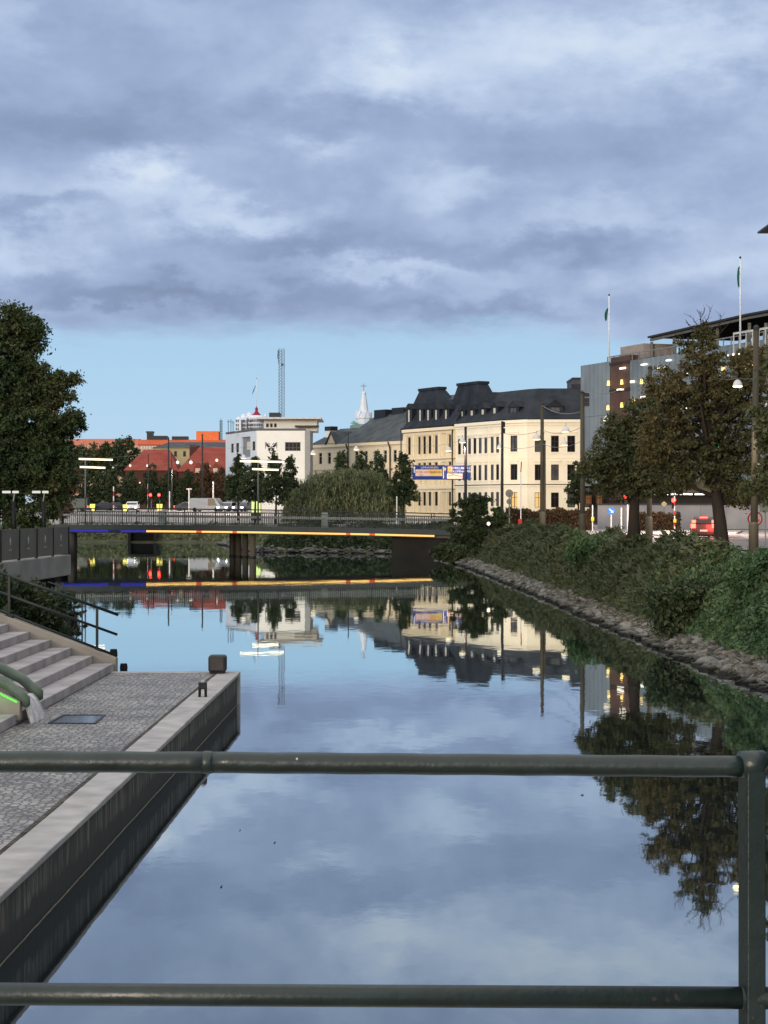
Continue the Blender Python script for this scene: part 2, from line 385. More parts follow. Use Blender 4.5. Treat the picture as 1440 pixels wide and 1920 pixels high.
# slope: stones zone low, then a steeper earth slope
b = MB(); nW = len(WL); prof = [(-.25,-.6),(.0,-.02),(.35,.42),(.7,1.25),(1.0,GZ)]
vs = []
for (wx,wy),(ix,iy) in zip(WL,IL):
    for t,z in prof: vs.append((wx+(ix-wx)*t, wy+(iy-wy)*t, z))
fs = []; q = len(prof)
for i in range(nW-1):
    for j in range(q-1): fs.append((i*q+j, i*q+j+1, (i+1)*q+j+1, (i+1)*q+j))
b.add(vs, fs)
earth = mat('bank_earth', lin(62,58,48), rough=.95, col2=lin(84,86,62), scale=.8, bump=.5, spec=.1)
struct(b.build('canal_bank', earth, smooth=False))
grass = mat('verge_grass', lin(60,72,50), rough=.95, col2=lin(86,92,66), scale=.5, bump=.4, spec=.1)
sheet('ground', IL+[(-3000,-60),(-3000,6000),(3000,6000),(3000,-60)], GZ, grass)
asph = mat('road_asphalt', lin(120,113,112), rough=.6, col2=lin(146,138,135), scale=.35, bump=.15, spec=.35)
asph2 = mat('far_asphalt', lin(128,126,124), rough=.8, col2=lin(156,153,150), scale=.2, spec=.2)
sheet('road', [(13.6,20),(12.9,60),(12.4,95),(11.4,130),(10.6,160),(30,178),(50,178),(27,60),(24,20)], GZ+.008, asph)
sheet('street', [(-60,224),(-14,219),(-8,181),(3,173),(10.6,160.5),(30,178.5),(28,210),(14,252),(4,285),(-12,296),(-60,330),(-90,330),(-90,240)], GZ+.008, asph2)
FZ = 3.15                                # the far square lies higher than the bridge
b = MB(); b.add([(-120,236,GZ+.012),(-5,232,GZ+.012),(-5,262,FZ),(-120,266,FZ),(-120,420,FZ+.6),(2,400,FZ+.6),(2,330,FZ),(-5,290,FZ)], [(0,1,2,3),(3,2,7,6,5,4)]); struct(b.build('far_square', mat('square_paving', lin(140,135,131), rough=.85, col2=lin(168,162,157), scale=.3), normals=False))
pave = mat('pavement_stone', lin(128,124,122), rough=.8, col2=lin(150,146,142), scale=.6, spec=.2)
b = MB(); b.prism([(20.5,128),(23.5,124),(27.5,150),(31,166),(24,166),(20.5,150)], GZ, GZ+.13); struct(b.build('traffic_island', pave, bevel=.03))
white_paint = mat('road_paint', (.75,.74,.72), rough=.6, var=.1)
for i in range(7):
    x = 15.2+.12*i; y = 100+9.5*i; b = MB(); b.box(x,x+.14,y,y+3.2,GZ+.009,GZ+.013); struct(b.build('road_marking', white_paint))
b = MB(); b.bar((12.95,62,GZ+.06),(12.45,96,GZ+.06),.18,.13); b.bar((12.45,96,GZ+.06),(11.45,130,GZ+.06),.18,.13); struct(b.build('kerb', pave))
b = MB(); b.prism([(12.6,20),(12.5,60),(12.0,95),(11.0,129.8),(11.35,129.8),(12.3,95),(12.8,60),(13.3,20)], GZ, GZ+.11); struct(b.build('footpath', pave))

# riprap stones along both banks
def icobase():
    bm = bmesh.new(); bmesh.ops.create_icosphere(bm, subdivisions=2, radius=1)
    v = np.array([x.co[:] for x in bm.verts]); f = np.array([[q.index for q in p.verts] for p in bm.faces]); bm.free(); return v, f
def polyline_pos(pl, s):
    pl = np.array(pl, float); seg = np.linalg.norm(np.diff(pl,axis=0),axis=1); cs = np.concatenate([[0],np.cumsum(seg)])
    i = np.clip(np.searchsorted(cs, s)-1, 0, len(seg)-1); t = (s-cs[i])/seg[i]
    return pl[i]+(pl[i+1]-pl[i])*t[:,None]
def bank_point(i0, i1, n, t0, t1):
    """random points on the bank between waterline vertices i0..i1, t across"""
    W_ = np.array(WL[i0:i1+1]); I_ = np.array(IL[i0:i1+1])
    L_ = np.linalg.norm(np.diff(W_,axis=0),axis=1); p = L_/L_.sum()
    k = rng.choice(len(L_), n, p=p); f = rng.random(n)[:,None]; t = (t0+(t1-t0)*rng.random(n))
    w = W_[k]+(W_[k+1]-W_[k])*f; i = I_[k]+(I_[k+1]-I_[k])*f
    xy = w+(i-w)*t[:,None]
    z = np.interp(t, [p[0] for p in prof], [p[1] for p in prof]); return xy, z, t
bv, bf = icobase()
def stones(name, sets, m):
    V = []; Fc = []; o = 0
    for i0,i1,n,t0,t1,smin,smax in sets:
        xy, z, t = bank_point(i0,i1,n,t0,t1)
        for k in range(n):
            s = smin+(smax-smin)*rng.random()**2
            sc = np.array([1.5,.8,.42])*s*(.65+.7*rng.random(3))
            v = bv+rng.normal(size=bv.shape)*.10
            v = np.sign(v)*np.abs(v)**.75*sc
            a = rng.random()*6.28; R = np.array(Matrix.Rotation(a,3,'Z') @ Matrix.Rotation(rng.normal()*.5,3,'X') @ Matrix.Rotation(rng.normal()*.35,3,'Y'))
            V.append(v @ R.T+np.array([xy[k,0],xy[k,1],z[k]+s*.12])); Fc.append(bf+o); o += len(bv)
    V = np.vstack(V); Fc = np.vstack(Fc)
    me = bpy.data.meshes.new(name); me.from_pydata(V.tolist(), [], Fc.tolist()); me.materials.append(m)
    return struct(link(me, name, Vector((0,0,0)), None), 'stuff')
def stone_mat():
    m, nt, out = newmat('riprap'); N = nt.nodes.new; L = nt.links.new
    g = N('ShaderNodeNewGeometry'); tc = N('ShaderNodeTexCoord')
    no = N('ShaderNodeTexNoise'); no.inputs['Scale'].default_value = 3; no.inputs['Detail'].default_value = 5; L(tc.outputs['Object'], no.inputs['Vector'])
    ad = N('ShaderNodeMath'); ad.operation = 'MULTIPLY_ADD'; L(g.outputs['Random Per Island'], ad.inputs[0]); ad.inputs[1].default_value = .5
    mu = N('ShaderNodeMath'); mu.operation = 'MULTIPLY_ADD'; L(no.outputs['Fac'], mu.inputs[0]); mu.inputs[1].default_value = .9; mu.inputs[2].default_value = -.2; L(mu.outputs[0], ad.inputs[2])
    rp = N('ShaderNodeValToRGB'); e = rp.color_ramp.elements; e[0].position = .1; e[0].color = (*lin(62,62,60),1); e[1].position = .95; e[1].color = (*lin(128,126,120),1); L(ad.outputs[0], rp.inputs[0])
    # wet tidemark just above the water
    sp = N('ShaderNodeSeparateXYZ'); L(tc.outputs['Object'], sp.inputs[0])
    w = N('ShaderNodeMapRange'); L(sp.outputs[2], w.inputs[0]); w.inputs[1].default_value = .06; w.inputs[2].default_value = .17
    mx = N('ShaderNodeMixRGB'); mx.inputs[1].default_value = (*lin(30,30,28),1); L(w.outputs[0], mx.inputs[0]); L(rp.outputs[0], mx.inputs[2])
    b_ = N('ShaderNodeBsdfPrincipled'); b_.inputs['Roughness'].default_value = .85; b_.inputs['Specular IOR Level'].default_value = .2; L(mx.outputs[0], b_.inputs['Base Color'])
    bp = N('ShaderNodeBump'); bp.inputs['Strength'].default_value = .5; bp.inputs['Distance'].default_value = .05; L(no.outputs['Fac'], bp.inputs['Height']); L(bp.outputs[0], b_.inputs['Normal'])
    L(b_.outputs[0], out.inputs[0]); return m
sm = stone_mat()
stones('bank_stones', [(1,6,3000,-.03,.36,.07,.20),(6,8,1700,-.03,.38,.09,.24),(8,12,600,-.03,.33,.14,.36)], sm)

# ================================================================== quay on the left
def cobble_mat():
    m, nt, out = newmat('cobbles'); N = nt.nodes.new; L = nt.links.new
    tc = N('ShaderNodeTexCoord'); dn = N('ShaderNodeTexNoise'); dn.inputs['Scale'].default_value = 2.5; L(tc.outputs['Object'], dn.inputs['Vector'])
    va = N('ShaderNodeMixRGB'); va.blend_type = 'ADD'; va.inputs[0].default_value = .10; L(tc.outputs['Object'], va.inputs[1]); L(dn.outputs['Color'], va.inputs[2])
    vo = N('ShaderNodeTexVoronoi'); vo.inputs['Scale'].default_value = 9.5; vo.inputs['Randomness'].default_value = .55; L(va.outputs[0], vo.inputs['Vector'])
    ve = N('ShaderNodeTexVoronoi'); ve.feature = 'DISTANCE_TO_EDGE'; ve.inputs['Scale'].default_value = 9.5; ve.inputs['Randomness'].default_value = .55; L(va.outputs[0], ve.inputs['Vector'])
    sc_ = N('ShaderNodeSeparateColor'); L(vo.outputs['Color'], sc_.inputs[0])
    cr = N('ShaderNodeValToRGB'); q = cr.color_ramp.elements; q[0].position = .1; q[0].color = (*lin(146,142,139),1); q[1].position = .95; q[1].color = (*lin(178,174,170),1); L(sc_.outputs[0], cr.inputs[0])
    em = N('ShaderNodeMapRange'); L(ve.outputs['Distance'], em.inputs[0]); em.inputs[1].default_value = .03; em.inputs[2].default_value = .14
    br = N('ShaderNodeMixRGB'); br.inputs[1].default_value = (*lin(104,101,98),1); L(em.outputs[0], br.inputs[0]); L(cr.outputs[0], br.inputs[2])
    n2 = N('ShaderNodeTexNoise'); n2.inputs['Scale'].default_value = .9; n2.inputs['Detail'].default_value = 6; L(tc.outputs['Object'], n2.inputs['Vector'])
    r2 = N('ShaderNodeValToRGB'); r2.color_ramp.elements[0].position = .35; r2.color_ramp.elements[0].color = (.62,.62,.64,1); r2.color_ramp.elements[1].position = .68; r2.color_ramp.elements[1].color = (1.08,1.07,1.06,1); L(n2.outputs['Fac'], r2.inputs[0])
    mx = N('ShaderNodeMixRGB'); mx.blend_type = 'MULTIPLY'; mx.inputs[0].default_value = 1; L(br.outputs[0], mx.inputs[1]); L(r2.outputs[0], mx.inputs[2])
    n3 = N('ShaderNodeTexNoise'); n3.inputs['Scale'].default_value = 14; n3.inputs['Detail'].default_value = 3; L(tc.outputs['Object'], n3.inputs['Vector'])
    ht = N('ShaderNodeMath'); ht.operation = 'MULTIPLY_ADD'; L(em.outputs[0], ht.inputs[0]); ht.inputs[1].default_value = 1.1; L(n3.outputs['Fac'], ht.inputs[2])
    bp = N('ShaderNodeBump'); bp.inputs['Strength'].default_value = .9; bp.inputs['Distance'].default_value = .02; L(ht.outputs[0], bp.inputs['Height'])
    b_ = N('ShaderNodeBsdfPrincipled'); b_.inputs['Roughness'].default_value = .55; b_.inputs['Specular IOR Level'].default_value = .4; L(mx.outputs[0], b_.inputs['Base Color']); L(bp.outputs[0], b_.inputs['Normal'])
    L(b_.outputs[0], out.inputs[0]); return m
def quay_wall_mat():
    m, nt, out = newmat('quay_wall'); N = nt.nodes.new; L = nt.links.new
    tc = N('ShaderNodeTexCoord'); mp = N('ShaderNodeMapping'); mp.inputs['Scale'].default_value = (1,3.6,.22); L(tc.outputs['Object'], mp.inputs[0])
    n1 = N('ShaderNodeTexNoise'); n1.inputs['Scale'].default_value = 1.6; n1.inputs['Detail'].default_value = 6; n1.inputs['Roughness'].default_value = .7; wn = N('ShaderNodeTexNoise'); wn.inputs['Scale'].default_value = .7; wn.inputs['Detail'].default_value = 3; L(tc.outputs['Object'], wn.inputs['Vector'])
    wa = N('ShaderNodeMixRGB'); wa.blend_type = 'ADD'; wa.inputs[0].default_value = 1.6; L(mp.outputs[0], wa.inputs[1]); L(wn.outputs['Color'], wa.inputs[2]); L(wa.outputs[0], n1.inputs['Vector'])
    rp = N('ShaderNodeValToRGB'); e = rp.color_ramp.elements; e[0].position = .46; e[0].color = (*lin(40,38,33),1); e[1].position = .70; e[1].color = (*lin(138,130,118),1); L(n1.outputs['Fac'], rp.inputs[0])
    sp = N('ShaderNodeSeparateXYZ'); L(tc.outputs['Object'], sp.inputs[0])
    n2 = N('ShaderNodeTexNoise'); n2.inputs['Scale'].default_value = 2.2; n2.inputs['Detail'].default_value = 5; L(tc.outputs['Object'], n2.inputs['Vector'])
    a = N('ShaderNodeMath'); a.operation = 'MULTIPLY_ADD'; L(n2.outputs['Fac'], a.inputs[0]); a.inputs[1].default_value = -.35; L(sp.outputs[2], a.inputs[2])
    mr = N('ShaderNodeMapRange'); L(a.outputs[0], mr.inputs[0]); mr.inputs[1].default_value = .66; mr.inputs[2].default_value = .76      # algae tidemark (object z starts 0.6 m under water)
    mx = N('ShaderNodeMixRGB'); mx.inputs[1].default_value = (*lin(20,22,15),1); L(mr.outputs[0], mx.inputs[0]); L(rp.outputs[0], mx.inputs[2])
    b_ = N('ShaderNodeBsdfPrincipled'); b_.inputs['Roughness'].default_value = .8; L(mx.outputs[0], b_.inputs['Base Color'])
    bp = N('ShaderNodeBump'); bp.inputs['Strength'].default_value = .5; bp.inputs['Distance'].default_value = .04; L(n1.outputs['Fac'], bp.inputs['Height']); L(bp.outputs[0], b_.inputs['Normal'])
    L(b_.outputs[0], out.inputs[0]); return m
QZ = .68; CD = .0183                     # quay level, lateral drift of the canal direction
def qx(x41, y): return x41+(y-41.0)*CD   # lines parallel to the canal
QE = 41.2
stone = mat('quay_stone', lin(148,143,140), rough=.65, col2=lin(184,179,176), scale=2.2, bump=.25, spec=.35, detail=7)
stone_d = mat('quay_joint', lin(52,50,48), rough=.9)
b = MB(); b.prism([(-12,-8),(qx(-3.6,-8),-8),(qx(-3.6,QE),QE),(-12,QE)], -.6, QZ-.006); 
qp = struct(b.build('quay_paving', cobble_mat()))
qw = thing('quay_wall', 'long weathered quay wall dark with algae at the waterline beside the cobbles', 'quay wall', (-3.3,20,-.6))
b = MB(); b.prism([(qx(-3.58,-8),-8),(qx(-3.16,-8),-8),(qx(-3.16,QE-.02),QE-.02),(qx(-3.58,QE-.02),QE-.02)], -.6, QZ-.075); b.build('wall_face', quay_wall_mat(), qw)
b = MB(); y = -8.0
while y < QE:
    l = 1.15+.12*random.random(); y1 = min(y+l, QE); 
    b.prism([(qx(-3.57,y),y+.006),(qx(-3.11,y),y+.006),(qx(-3.11,y1),y1-.006),(qx(-3.57,y1),y1-.006)], QZ-.07, QZ+random.uniform(-.004,.006)); y = y1
b.build('coping', stone, qw, bevel=.012)
b = MB(); pts = []; y = 4.0
while y < QE: pts.append((qx(-3.15,y)+random.uniform(-.003,.003), y, .003)); y += .22
b.tube(pts, .006, 5); b.build('scum_line', mat('scum', lin(120,116,100), rough=.9, col2=lin(150,144,126), scale=8), qw)
b = MB(); b.prism([(qx(-3.635,-8),-8),(qx(-3.575,-8),-8),(qx(-3.575,QE),QE),(qx(-3.635,QE),QE)], QZ-.1, QZ-.002); b.build('joint_gap', mat('joint_dirt', lin(40,37,33), rough=1, col2=lin(96,90,82), scale=6), qw)
b = MB(); b.prism([(-9.2,QE),(qx(-3.11,QE),QE),(qx(-3.11,QE)+.005,QE+.3),(-9.2,QE+.3)], -.6, QZ+.004); b.build('end_kerb', stone, qw, bevel=.015)
# drain with a puddle in front of the chute
DK = 400/3.62
dr = thing('drain_grate', 'wet sunken drain grate with a puddle on the cobbles below the water chute', 'drain', P(142,1349,DK))
def qpt(px, py, z=QZ): k = (py-YH)/(H-z); return P(px, py, k)
iron = mat('dark_iron', lin(38,38,40), rough=.5, metal=.3, scale=6)
b = MB(); a0, a1, a2, a3 = qpt(92,1356), qpt(178,1357), qpt(196,1341), qpt(120,1341)
for p, q_ in ((a0,a1),(a1,a2),(a2,a3),(a3,a0)): b.bar((p.x,p.y,QZ+.004),(q_.x,q_.y,QZ+.004),.045,.014)
b.build('frame', iron, dr)
wet = mat('wet_cobble', lin(44,44,46), rough=.08, col2=lin(70,68,64), scale=5, spec=.8, bump=.1)
b = MB(); b.add([(p.x,p.y,QZ+.003) for p in (a0,a1,a2,a3)], [(0,1,2,3)]); b.build('puddle', wet, dr)

# steps up from the quay
fx = lambda y: -5.85+(y-41.7)*CD
st = thing('stone_staircase', 'wide flight of grey stone steps rising left from the cobbled quay', 'stairs', (-7,36,QZ))
tread, rise = .454, .172; Y0, Y1 = 18.0, 41.55
step_m = mat('step_stone', lin(140,134,134), rough=.7, col2=lin(180,173,172), scale=1.6, bump=.2, spec=.3, detail=7)
for i in range(9):
    xa0, xa1 = fx(Y0)-i*tread, fx(Y1)-i*tread
    b = MB(); b.prism([(-12,Y0),(xa0,Y0),(xa1,Y1),(-12,Y1)], QZ+i*rise, QZ+(i+1)*rise); b.build('step', step_m, st, bevel=.012)
conc = mat('beige_concrete', lin(142,132,121), rough=.85, col2=lin(170,160,147), scale=1.2, bump=.25, detail=7)
b = MB(); xe = fx(Y1)+.05; sl_ = rise/tread
b.extr([(xe,QZ-.4),(xe,QZ+.28),(xe-.06,QZ+.31),(-12.0,QZ+.31+(12.0+xe-.06)*sl_),(-12.0,QZ-.4)], Y1+.01, Y1+.32); b.build('stringer', conc, st, bevel=.015)
# handrail along the stringer
hr = thing('stair_handrail', 'dark green steel handrail of three pipes along the far side of the steps', 'handrail', (-7,42,QZ+.4))
hm = mat('dark_green_steel', lin(20,27,26), rough=.45, metal=.0, scale=5, spec=.35)
HK = F/(Y1+.16)
def hp(px, py): return P(px, py, HK)
for a, c, r in (((222,1153),(-60,1052),.033),((220,1190),(-60,1089),.029),((220,1230),(-60,1122),.027)):
    b = MB(); b.tube([hp(*a), hp(*c)], r, 10); b.build('rail', hm, hr, smooth=True)
for x, ya, yb in ((182,1138,1222),(17,1078,1158)):
    b = MB(); b.bar(hp(x,ya), hp(x,yb), .055,.055); p = hp(x,yb); b.box(p.x-.09,p.x+.09,p.y-.07,p.y+.07,p.z-.01,p.z+.06); b.build('post', hm, hr, bevel=.006)
k2 = HK*.97; hb = thing('railing_post', 'thin dark railing post standing behind the stair handrail', 'post', P(154,1203,k2))
b = MB(); b.bar(P(154,1112,k2), P(154,1212,k2), .03,.03); b.build('shaft', hm, hb); b = MB(); b.bar(P(154,1112,k2), P(90,1091,k2), .025,.025); b.build('rail', hm, hb)

# water chute between the flights
wc = thing('water_chute', 'beige walled water chute with rounded green stone lips spilling onto the quay', 'water feature', (-6.5,33,QZ))
CK = 114.0; cy0 = F/CK
lipm = mat('chute_lip', lin(74,90,76), rough=.4, col2=lin(108,120,102), scale=3, spec=.5, bump=.1)
ws = .50; xw = -5.97
b = MB(); b.extr([(xw,QZ+.06),(xw,QZ+.38),(xw-.05,QZ+.41),(-9.6,QZ+.41+(9.6+xw-.05)*ws),(-9.6,QZ+.06)], cy0-.08, cy0+.12); b.extr([(xw+.02,QZ),(xw+.02,QZ+.38),(xw-.05,QZ+.41),(-9.6,QZ+.41+(9.6+xw-.05)*ws),(-9.6,QZ)], cy0+1.02, cy0+1.2); b.build('side_wall', conc, wc, bevel=.02)
for yy, dxx in ((cy0+.0,.08),(cy0+1.1,.10)):
    b = MB(); a = Vector((xw+dxx,yy,QZ+.40)); pts = [a+Vector((.012,0,-.125)), a+Vector((.008,0,-.10)), a+Vector((.0,0,-.0)), a+Vector((-.10,0,.08)), a+Vector((-.3,0,.10+.3*ws)), a+Vector((-3.4,0,.10+3.4*ws))]
    b.tube(pts, [.02,.062,.082,.09,.09,.09], 16); b.build('lip', lipm, wc, smooth=True)
b = MB(); b.bar((xw-.05,cy0-.10,QZ+.37),(-9.5,cy0-.10,QZ+.37+(9.5+xw-.05)*ws),.012,.018); b.build('light_strip', emit('green_led', (.08,1,.05), 2.2), wc)
def waterfall_mat():
    m, nt, out = newmat('falling_water'); N = nt.nodes.new; L = nt.links.new
    tc = N('ShaderNodeTexCoord'); mp = N('ShaderNodeMapping'); mp.inputs['Scale'].default_value = (6,6,.8); L(tc.outputs['Object'], mp.inputs[0])
    n = N('ShaderNodeTexNoise'); n.inputs['Scale'].default_value = 4; n.inputs['Detail'].default_value = 4; L(mp.outputs[0], n.inputs['Vector'])
    d = N('ShaderNodeBsdfPrincipled'); d.inputs['Base Color'].default_value = (.8,.76,.76,1); d.inputs['Roughness'].default_value = .25
    t = N('ShaderNodeBsdfTransparent'); mx = N('ShaderNodeMixShader'); mr = N('ShaderNodeMapRange'); L(n.outputs['Fac'], mr.inputs[0]); mr.inputs[1].default_value = .35; mr.inputs[2].default_value = .6; mr.inputs[3].default_value = .5; mr.inputs[4].default_value = .95
    L(mr.outputs[0], mx.inputs[0]); L(t.outputs[0], mx.inputs[1]); L(d.outputs[0], mx.inputs[2]); L(mx.outputs[0], out.inputs[0]); return m
b = MB(); n_ = 10
for j in range(3):
    y0_, y1_ = cy0+.16+.28*j, cy0+.40+.28*j; o = len(b.v); vs = []
    for i in range(n_):
        t = i/(n_-1); x = xw-.02+.20*t*(1+.12*j); z = QZ+.42-.42*t*t; w = .02+.05*t
        vs += [(x,y0_-w,z),(x,y1_+w,z),(x-.05,y1_+w,z-.02),(x-.05,y0_-w,z-.02)]
    fs = []
    for i in range(n_-1):
        for q_ in range(4): fs.append((i*4+q_, i*4+(q_+1)%4, (i+1)*4+(q_+1)%4, (i+1)*4+q_))
    b.add(vs, fs)
b.build('water_stream', waterfall_mat(), wc, smooth=True)
gl = bpy.data.lights.new('chute_glow','AREA'); gl.energy = 1.2; gl.color = (.1,1,.12); gl.shape = 'RECTANGLE'; gl.size = 1.6; gl.size_y = .04
go = bpy.data.objects.new('chute_glow', gl); COL.objects.link(go); go.location = (-6.9,cy0-.16,QZ+.80); go.rotation_euler = (math.radians(-14),math.radians(26),0)

# quay furniture
fb = thing('quay_fender', 'dark rounded box block standing at the end of the quay edge', 'bollard', P(408,1263,87.5))
p = P(408,1264,87.5); rub = mat('fender_rubber', lin(58,54,52), rough=.5, scale=4); 
b = MB(); b.box(p.x-.19,p.x+.19,p.y-.17,p.y+.2,QZ+.02,QZ+.385); b.build('block', rub, fb, bevel=.06, seg=3)
b = MB(); b.box(p.x-.135,p.x+.135,p.y-.185,p.y-.165,QZ+.07,QZ+.31); b.build('face_plate', mat('fender_plate', lin(74,68,64), rough=.6), fb, bevel=.008)
b = MB(); b.box(p.x-.16,p.x+.16,p.y-.15,p.y+.16,QZ-.002,QZ+.03); b.build('base', iron, fb)
bo = thing('mooring_bollard', 'small black four legged mooring bollard with pale top on the quay stones', 'bollard', P(380,1308,99))
p = P(380,1308,100)
for sx, sy in ((-.055,-.04),(.055,-.04),(-.055,.05),(.055,.05)):
    b = MB(); b.tube([(p.x+sx*1.05,p.y+sy,QZ),(p.x+sx,p.y+sy,QZ+.16),(p.x+sx*.9,p.y+sy,QZ+.27)], [.022,.024,.03], 8); b.build('leg', iron, bo, smooth=True)
b = MB(); b.box(p.x-.07,p.x+.07,p.y-.06,p.y+.07,QZ+.15,QZ+.27); b.build('body', iron, bo, bevel=.02)
b = MB(); b.lathe([(.012,.0),(.05,.01),(.055,.03),(.03,.06),(.005,.068)], (p.x+.005,p.y,QZ+.262), 12); b.build('cap', mat('pale_cap', lin(150,150,150), rough=.5), bo, smooth=True)
pile = mat('tarred_pile', lin(14,14,16), rough=.6, scale=6)
for px, py, pb, lb in ((213,1217,1262,'black mooring pile standing in the water behind the stair stringer'),(232,1244,1262,'short black mooring pile poking up at the quay end')):
    k = 82.; p = P(px,py,k); pt = thing('mooring_pile', lb, 'pile', (p.x,p.y,-.6), 'mooring piles at the quay end'); b = MB(); b.lathe([(.085,-.6-0),(.085,p.z-.05),(.075,p.z)], (p.x,p.y,0), 12); b.build('shaft', pile, pt); b = MB(); b.lathe([(.09,p.z-.12),(.09,p.z-.07)], (p.x,p.y,0), 12); b.build('band', iron, pt)

# ================================================================== near railing and the footbridge under the camera
def railing_mat():
    m = mat('railing_paint', lin(24,36,33), rough=.38, var=.3, scale=14, bump=.08, spec=.6); nt = m.node_tree; N = nt.nodes.new; L = nt.links.new
    p = next(n for n in nt.nodes if n.type == 'BSDF_PRINCIPLED'); src = p.inputs['Base Color'].links[0].from_socket
    tc = N('ShaderNodeTexCoord'); no = N('ShaderNodeTexNoise'); no.inputs['Scale'].default_value = 55; no.inputs['Detail'].default_value = 4; L(tc.outputs['Object'], no.inputs['Vector'])
    big = N('ShaderNodeTexNoise'); big.inputs['Scale'].default_value = 5; L(tc.outputs['Object'], big.inputs['Vector'])
    ml = N('ShaderNodeMath'); ml.operation = 'MULTIPLY'; L(no.outputs['Fac'], ml.inputs[0]); L(big.outputs['Fac'], ml.inputs[1])
    mr = N('ShaderNodeMapRange'); L(ml.outputs[0], mr.inputs[0]); mr.inputs[1].default_value = .43; mr.inputs[2].default_value = .46
    mx = N('ShaderNodeMixRGB'); L(mr.outputs[0], mx.inputs[0]); L(src, mx.inputs[1]); mx.inputs[2].default_value = (*lin(66,56,46),1); L(mx.outputs[0], p.inputs['Base Color'])
    ru = N('ShaderNodeMapRange'); L(big.outputs['Fac'], ru.inputs[0]); ru.inputs[1].default_value = .3; ru.inputs[2].default_value = .7; ru.inputs[3].default_value = .28; ru.inputs[4].default_value = .5; L(ru.outputs[0], p.inputs['Roughness'])
    return m
rm = railing_mat()
rg = thing('bridge_railing', 'dark green painted steel railing with two pipe rails across the foreground', 'railing', (0,3.7,2.8))
K0 = 973.0
def rp_(x, y): return P(x, y, K0)
ra, rc = rp_(-500,1425.5), rp_(390,1429.5); re_ = rp_(1400,1437.5); rf = rp_(1900,1440)
for (A_, C_, nm) in ((ra, rc, 'top_rail'), (rc, re_, 'top_rail'), (re_, rf, 'top_rail')):
    b = MB(); d = C_-A_; n_ = 24; pts = [A_+d*(i/n_)+Vector((0,0,.0005*math.sin(i*1.7))) for i in range(n_+1)]; b.tube(pts, .0205, 24); b.build(nm, rm, rg, smooth=True)
b = MB(); c_ = rp_(556,1421); b.tube([c_+Vector((0,-.0195,.0)), c_+Vector((.0035,-.0195,.0008))], .0022, 6); b.build('paint_chip', mat('chip_white', lin(180,182,180), rough=.6), rg)
b = MB(); d = (re_-rc).normalized(); b.tube([rc-d*.012, rc-d*.006, rc+d*.004, rc+d*.010], [.0203,.0222,.0222,.0203], 24); b.build('weld_collar', rm, rg, smooth=True)
la, lb_ = rp_(-500,1861), rp_(1390,1871); lc = rp_(1900,1874)
for A_, C_ in ((la, lb_),(lb_, lc)):
    b = MB(); b.tube([A_, (A_+C_)/2, C_], .0215, 24); b.build('lower_rail', rm, rg, smooth=True)
p = rp_(1410,1423); b = MB(); T_ = Matrix.Translation((p.x,p.y,0)) @ Matrix.Rotation(math.radians(14),4,'Z'); b.T = T_
b.box(-.0195,.0195,-.022,.022,2.72,p.z-.012); b.build('post', rm, rg, bevel=.003)
b = MB(T_); b.tube([(-.0235,0,p.z-.010),(.0235,0,p.z-.010)], .026, 24); b.build('post_cap', rm, rg, smooth=True)
for xo in (-1.55,-.05):
    b = MB(); b.box(p.x-1.55+xo-.02,p.x-1.55+xo+.02,p.y-.02,p.y+.02,2.72,p.z) if xo < -1 else None
    if b.v: b.build('post', rm, rg, bevel=.003)
b = MB(); b.box(-7,9,-2.5,3.78,2.45,2.72); struct(b.build('footbridge_deck', pave, bevel=.02))

# ================================================================== the road bridge
BK = 23.5; BY = F/BK
def bzx(px): # strip centre height along the bridge
    return np.interp(px, [60,115,300,480,700,825,900], [995,995.3,996.3,998.3,1002.3,1005.5,1007.5])
def bx(px, dy, off=0.0): v = P(px, bzx(px)+dy, BK); v.y += off; return v
br = thing('road_bridge', 'low dark road bridge with balustrade and blue and yellow light strip over the canal', 'bridge', (-10,BY,0))
steel = mat('bridge_steel', lin(36,42,44), rough=.5, metal=.1, scale=2, spec=.4, col2=lin(48,55,57))
steel_d = mat('bridge_rail_steel', lin(34,38,40), rough=.5, metal=.2, scale=3)
xs = list(range(100,881,20))
def ribbon(mb, px_list, d0, d1, y0, y1):
    vs = []; 
    for x in px_list:
        a = bx(x,d0); c = bx(x,d1); vs += [(a.x,BY+y0,a.z),(a.x,BY+y0,c.z),(a.x,BY+y1,c.z),(a.x,BY+y1,a.z)]
    fs = [(0,1,2,3)]
    n = len(px_list)
    for i in range(n-1):
        for q_ in range(4): fs.append((i*4+q_, i*4+(q_+1)%4, (i+1)*4+(q_+1)%4, (i+1)*4+q_))
    fs.append(tuple((n-1)*4+q_ for q_ in (3,2,1,0))); mb.add(vs, fs)
b = MB(); ribbon(b, xs, -12, -2.2, .0, .35); b.build('edge_beam', steel, br)
b = MB(); ribbon(b, xs, -7, 3.5, .36, 9.0); b.build('deck_slab', mat('bridge_concrete', lin(78,76,72), rough=.8, scale=.7, col2=lin(100,97,92)), br)
b = MB(); ribbon(b, xs, -9.5, -7.1, 1.8, 7.6); b.build('road_surface', asph2, br)
ledB, ledb, ledY, ledR = emit('led_blue', (.07,.08,.85), .55), emit('led_blue_dim', (.08,.1,.35), .25), emit('led_yellow', (1,.58,.17), 1.5), emit('led_red', (1,.14,.05), 1.0)
segs = [(115,165,ledB),(165,203,ledB),(203,226,ledb),(226,272,ledB),(274,368,ledY),(368,378,ledR),(378,436,ledY),(436,444,ledR),(444,540,ledY),(540,649,ledY),(649,657,ledR),(657,693,ledY),(693,703,ledR),(703,760,ledY),(760,815,ledY)]
for a, c, m_ in segs:
    b = MB(); ribbon(b, [a,(a+c)/2,c-.4], -1.8, 1.5, .02, .12); b.build('light_strip', m_, br)
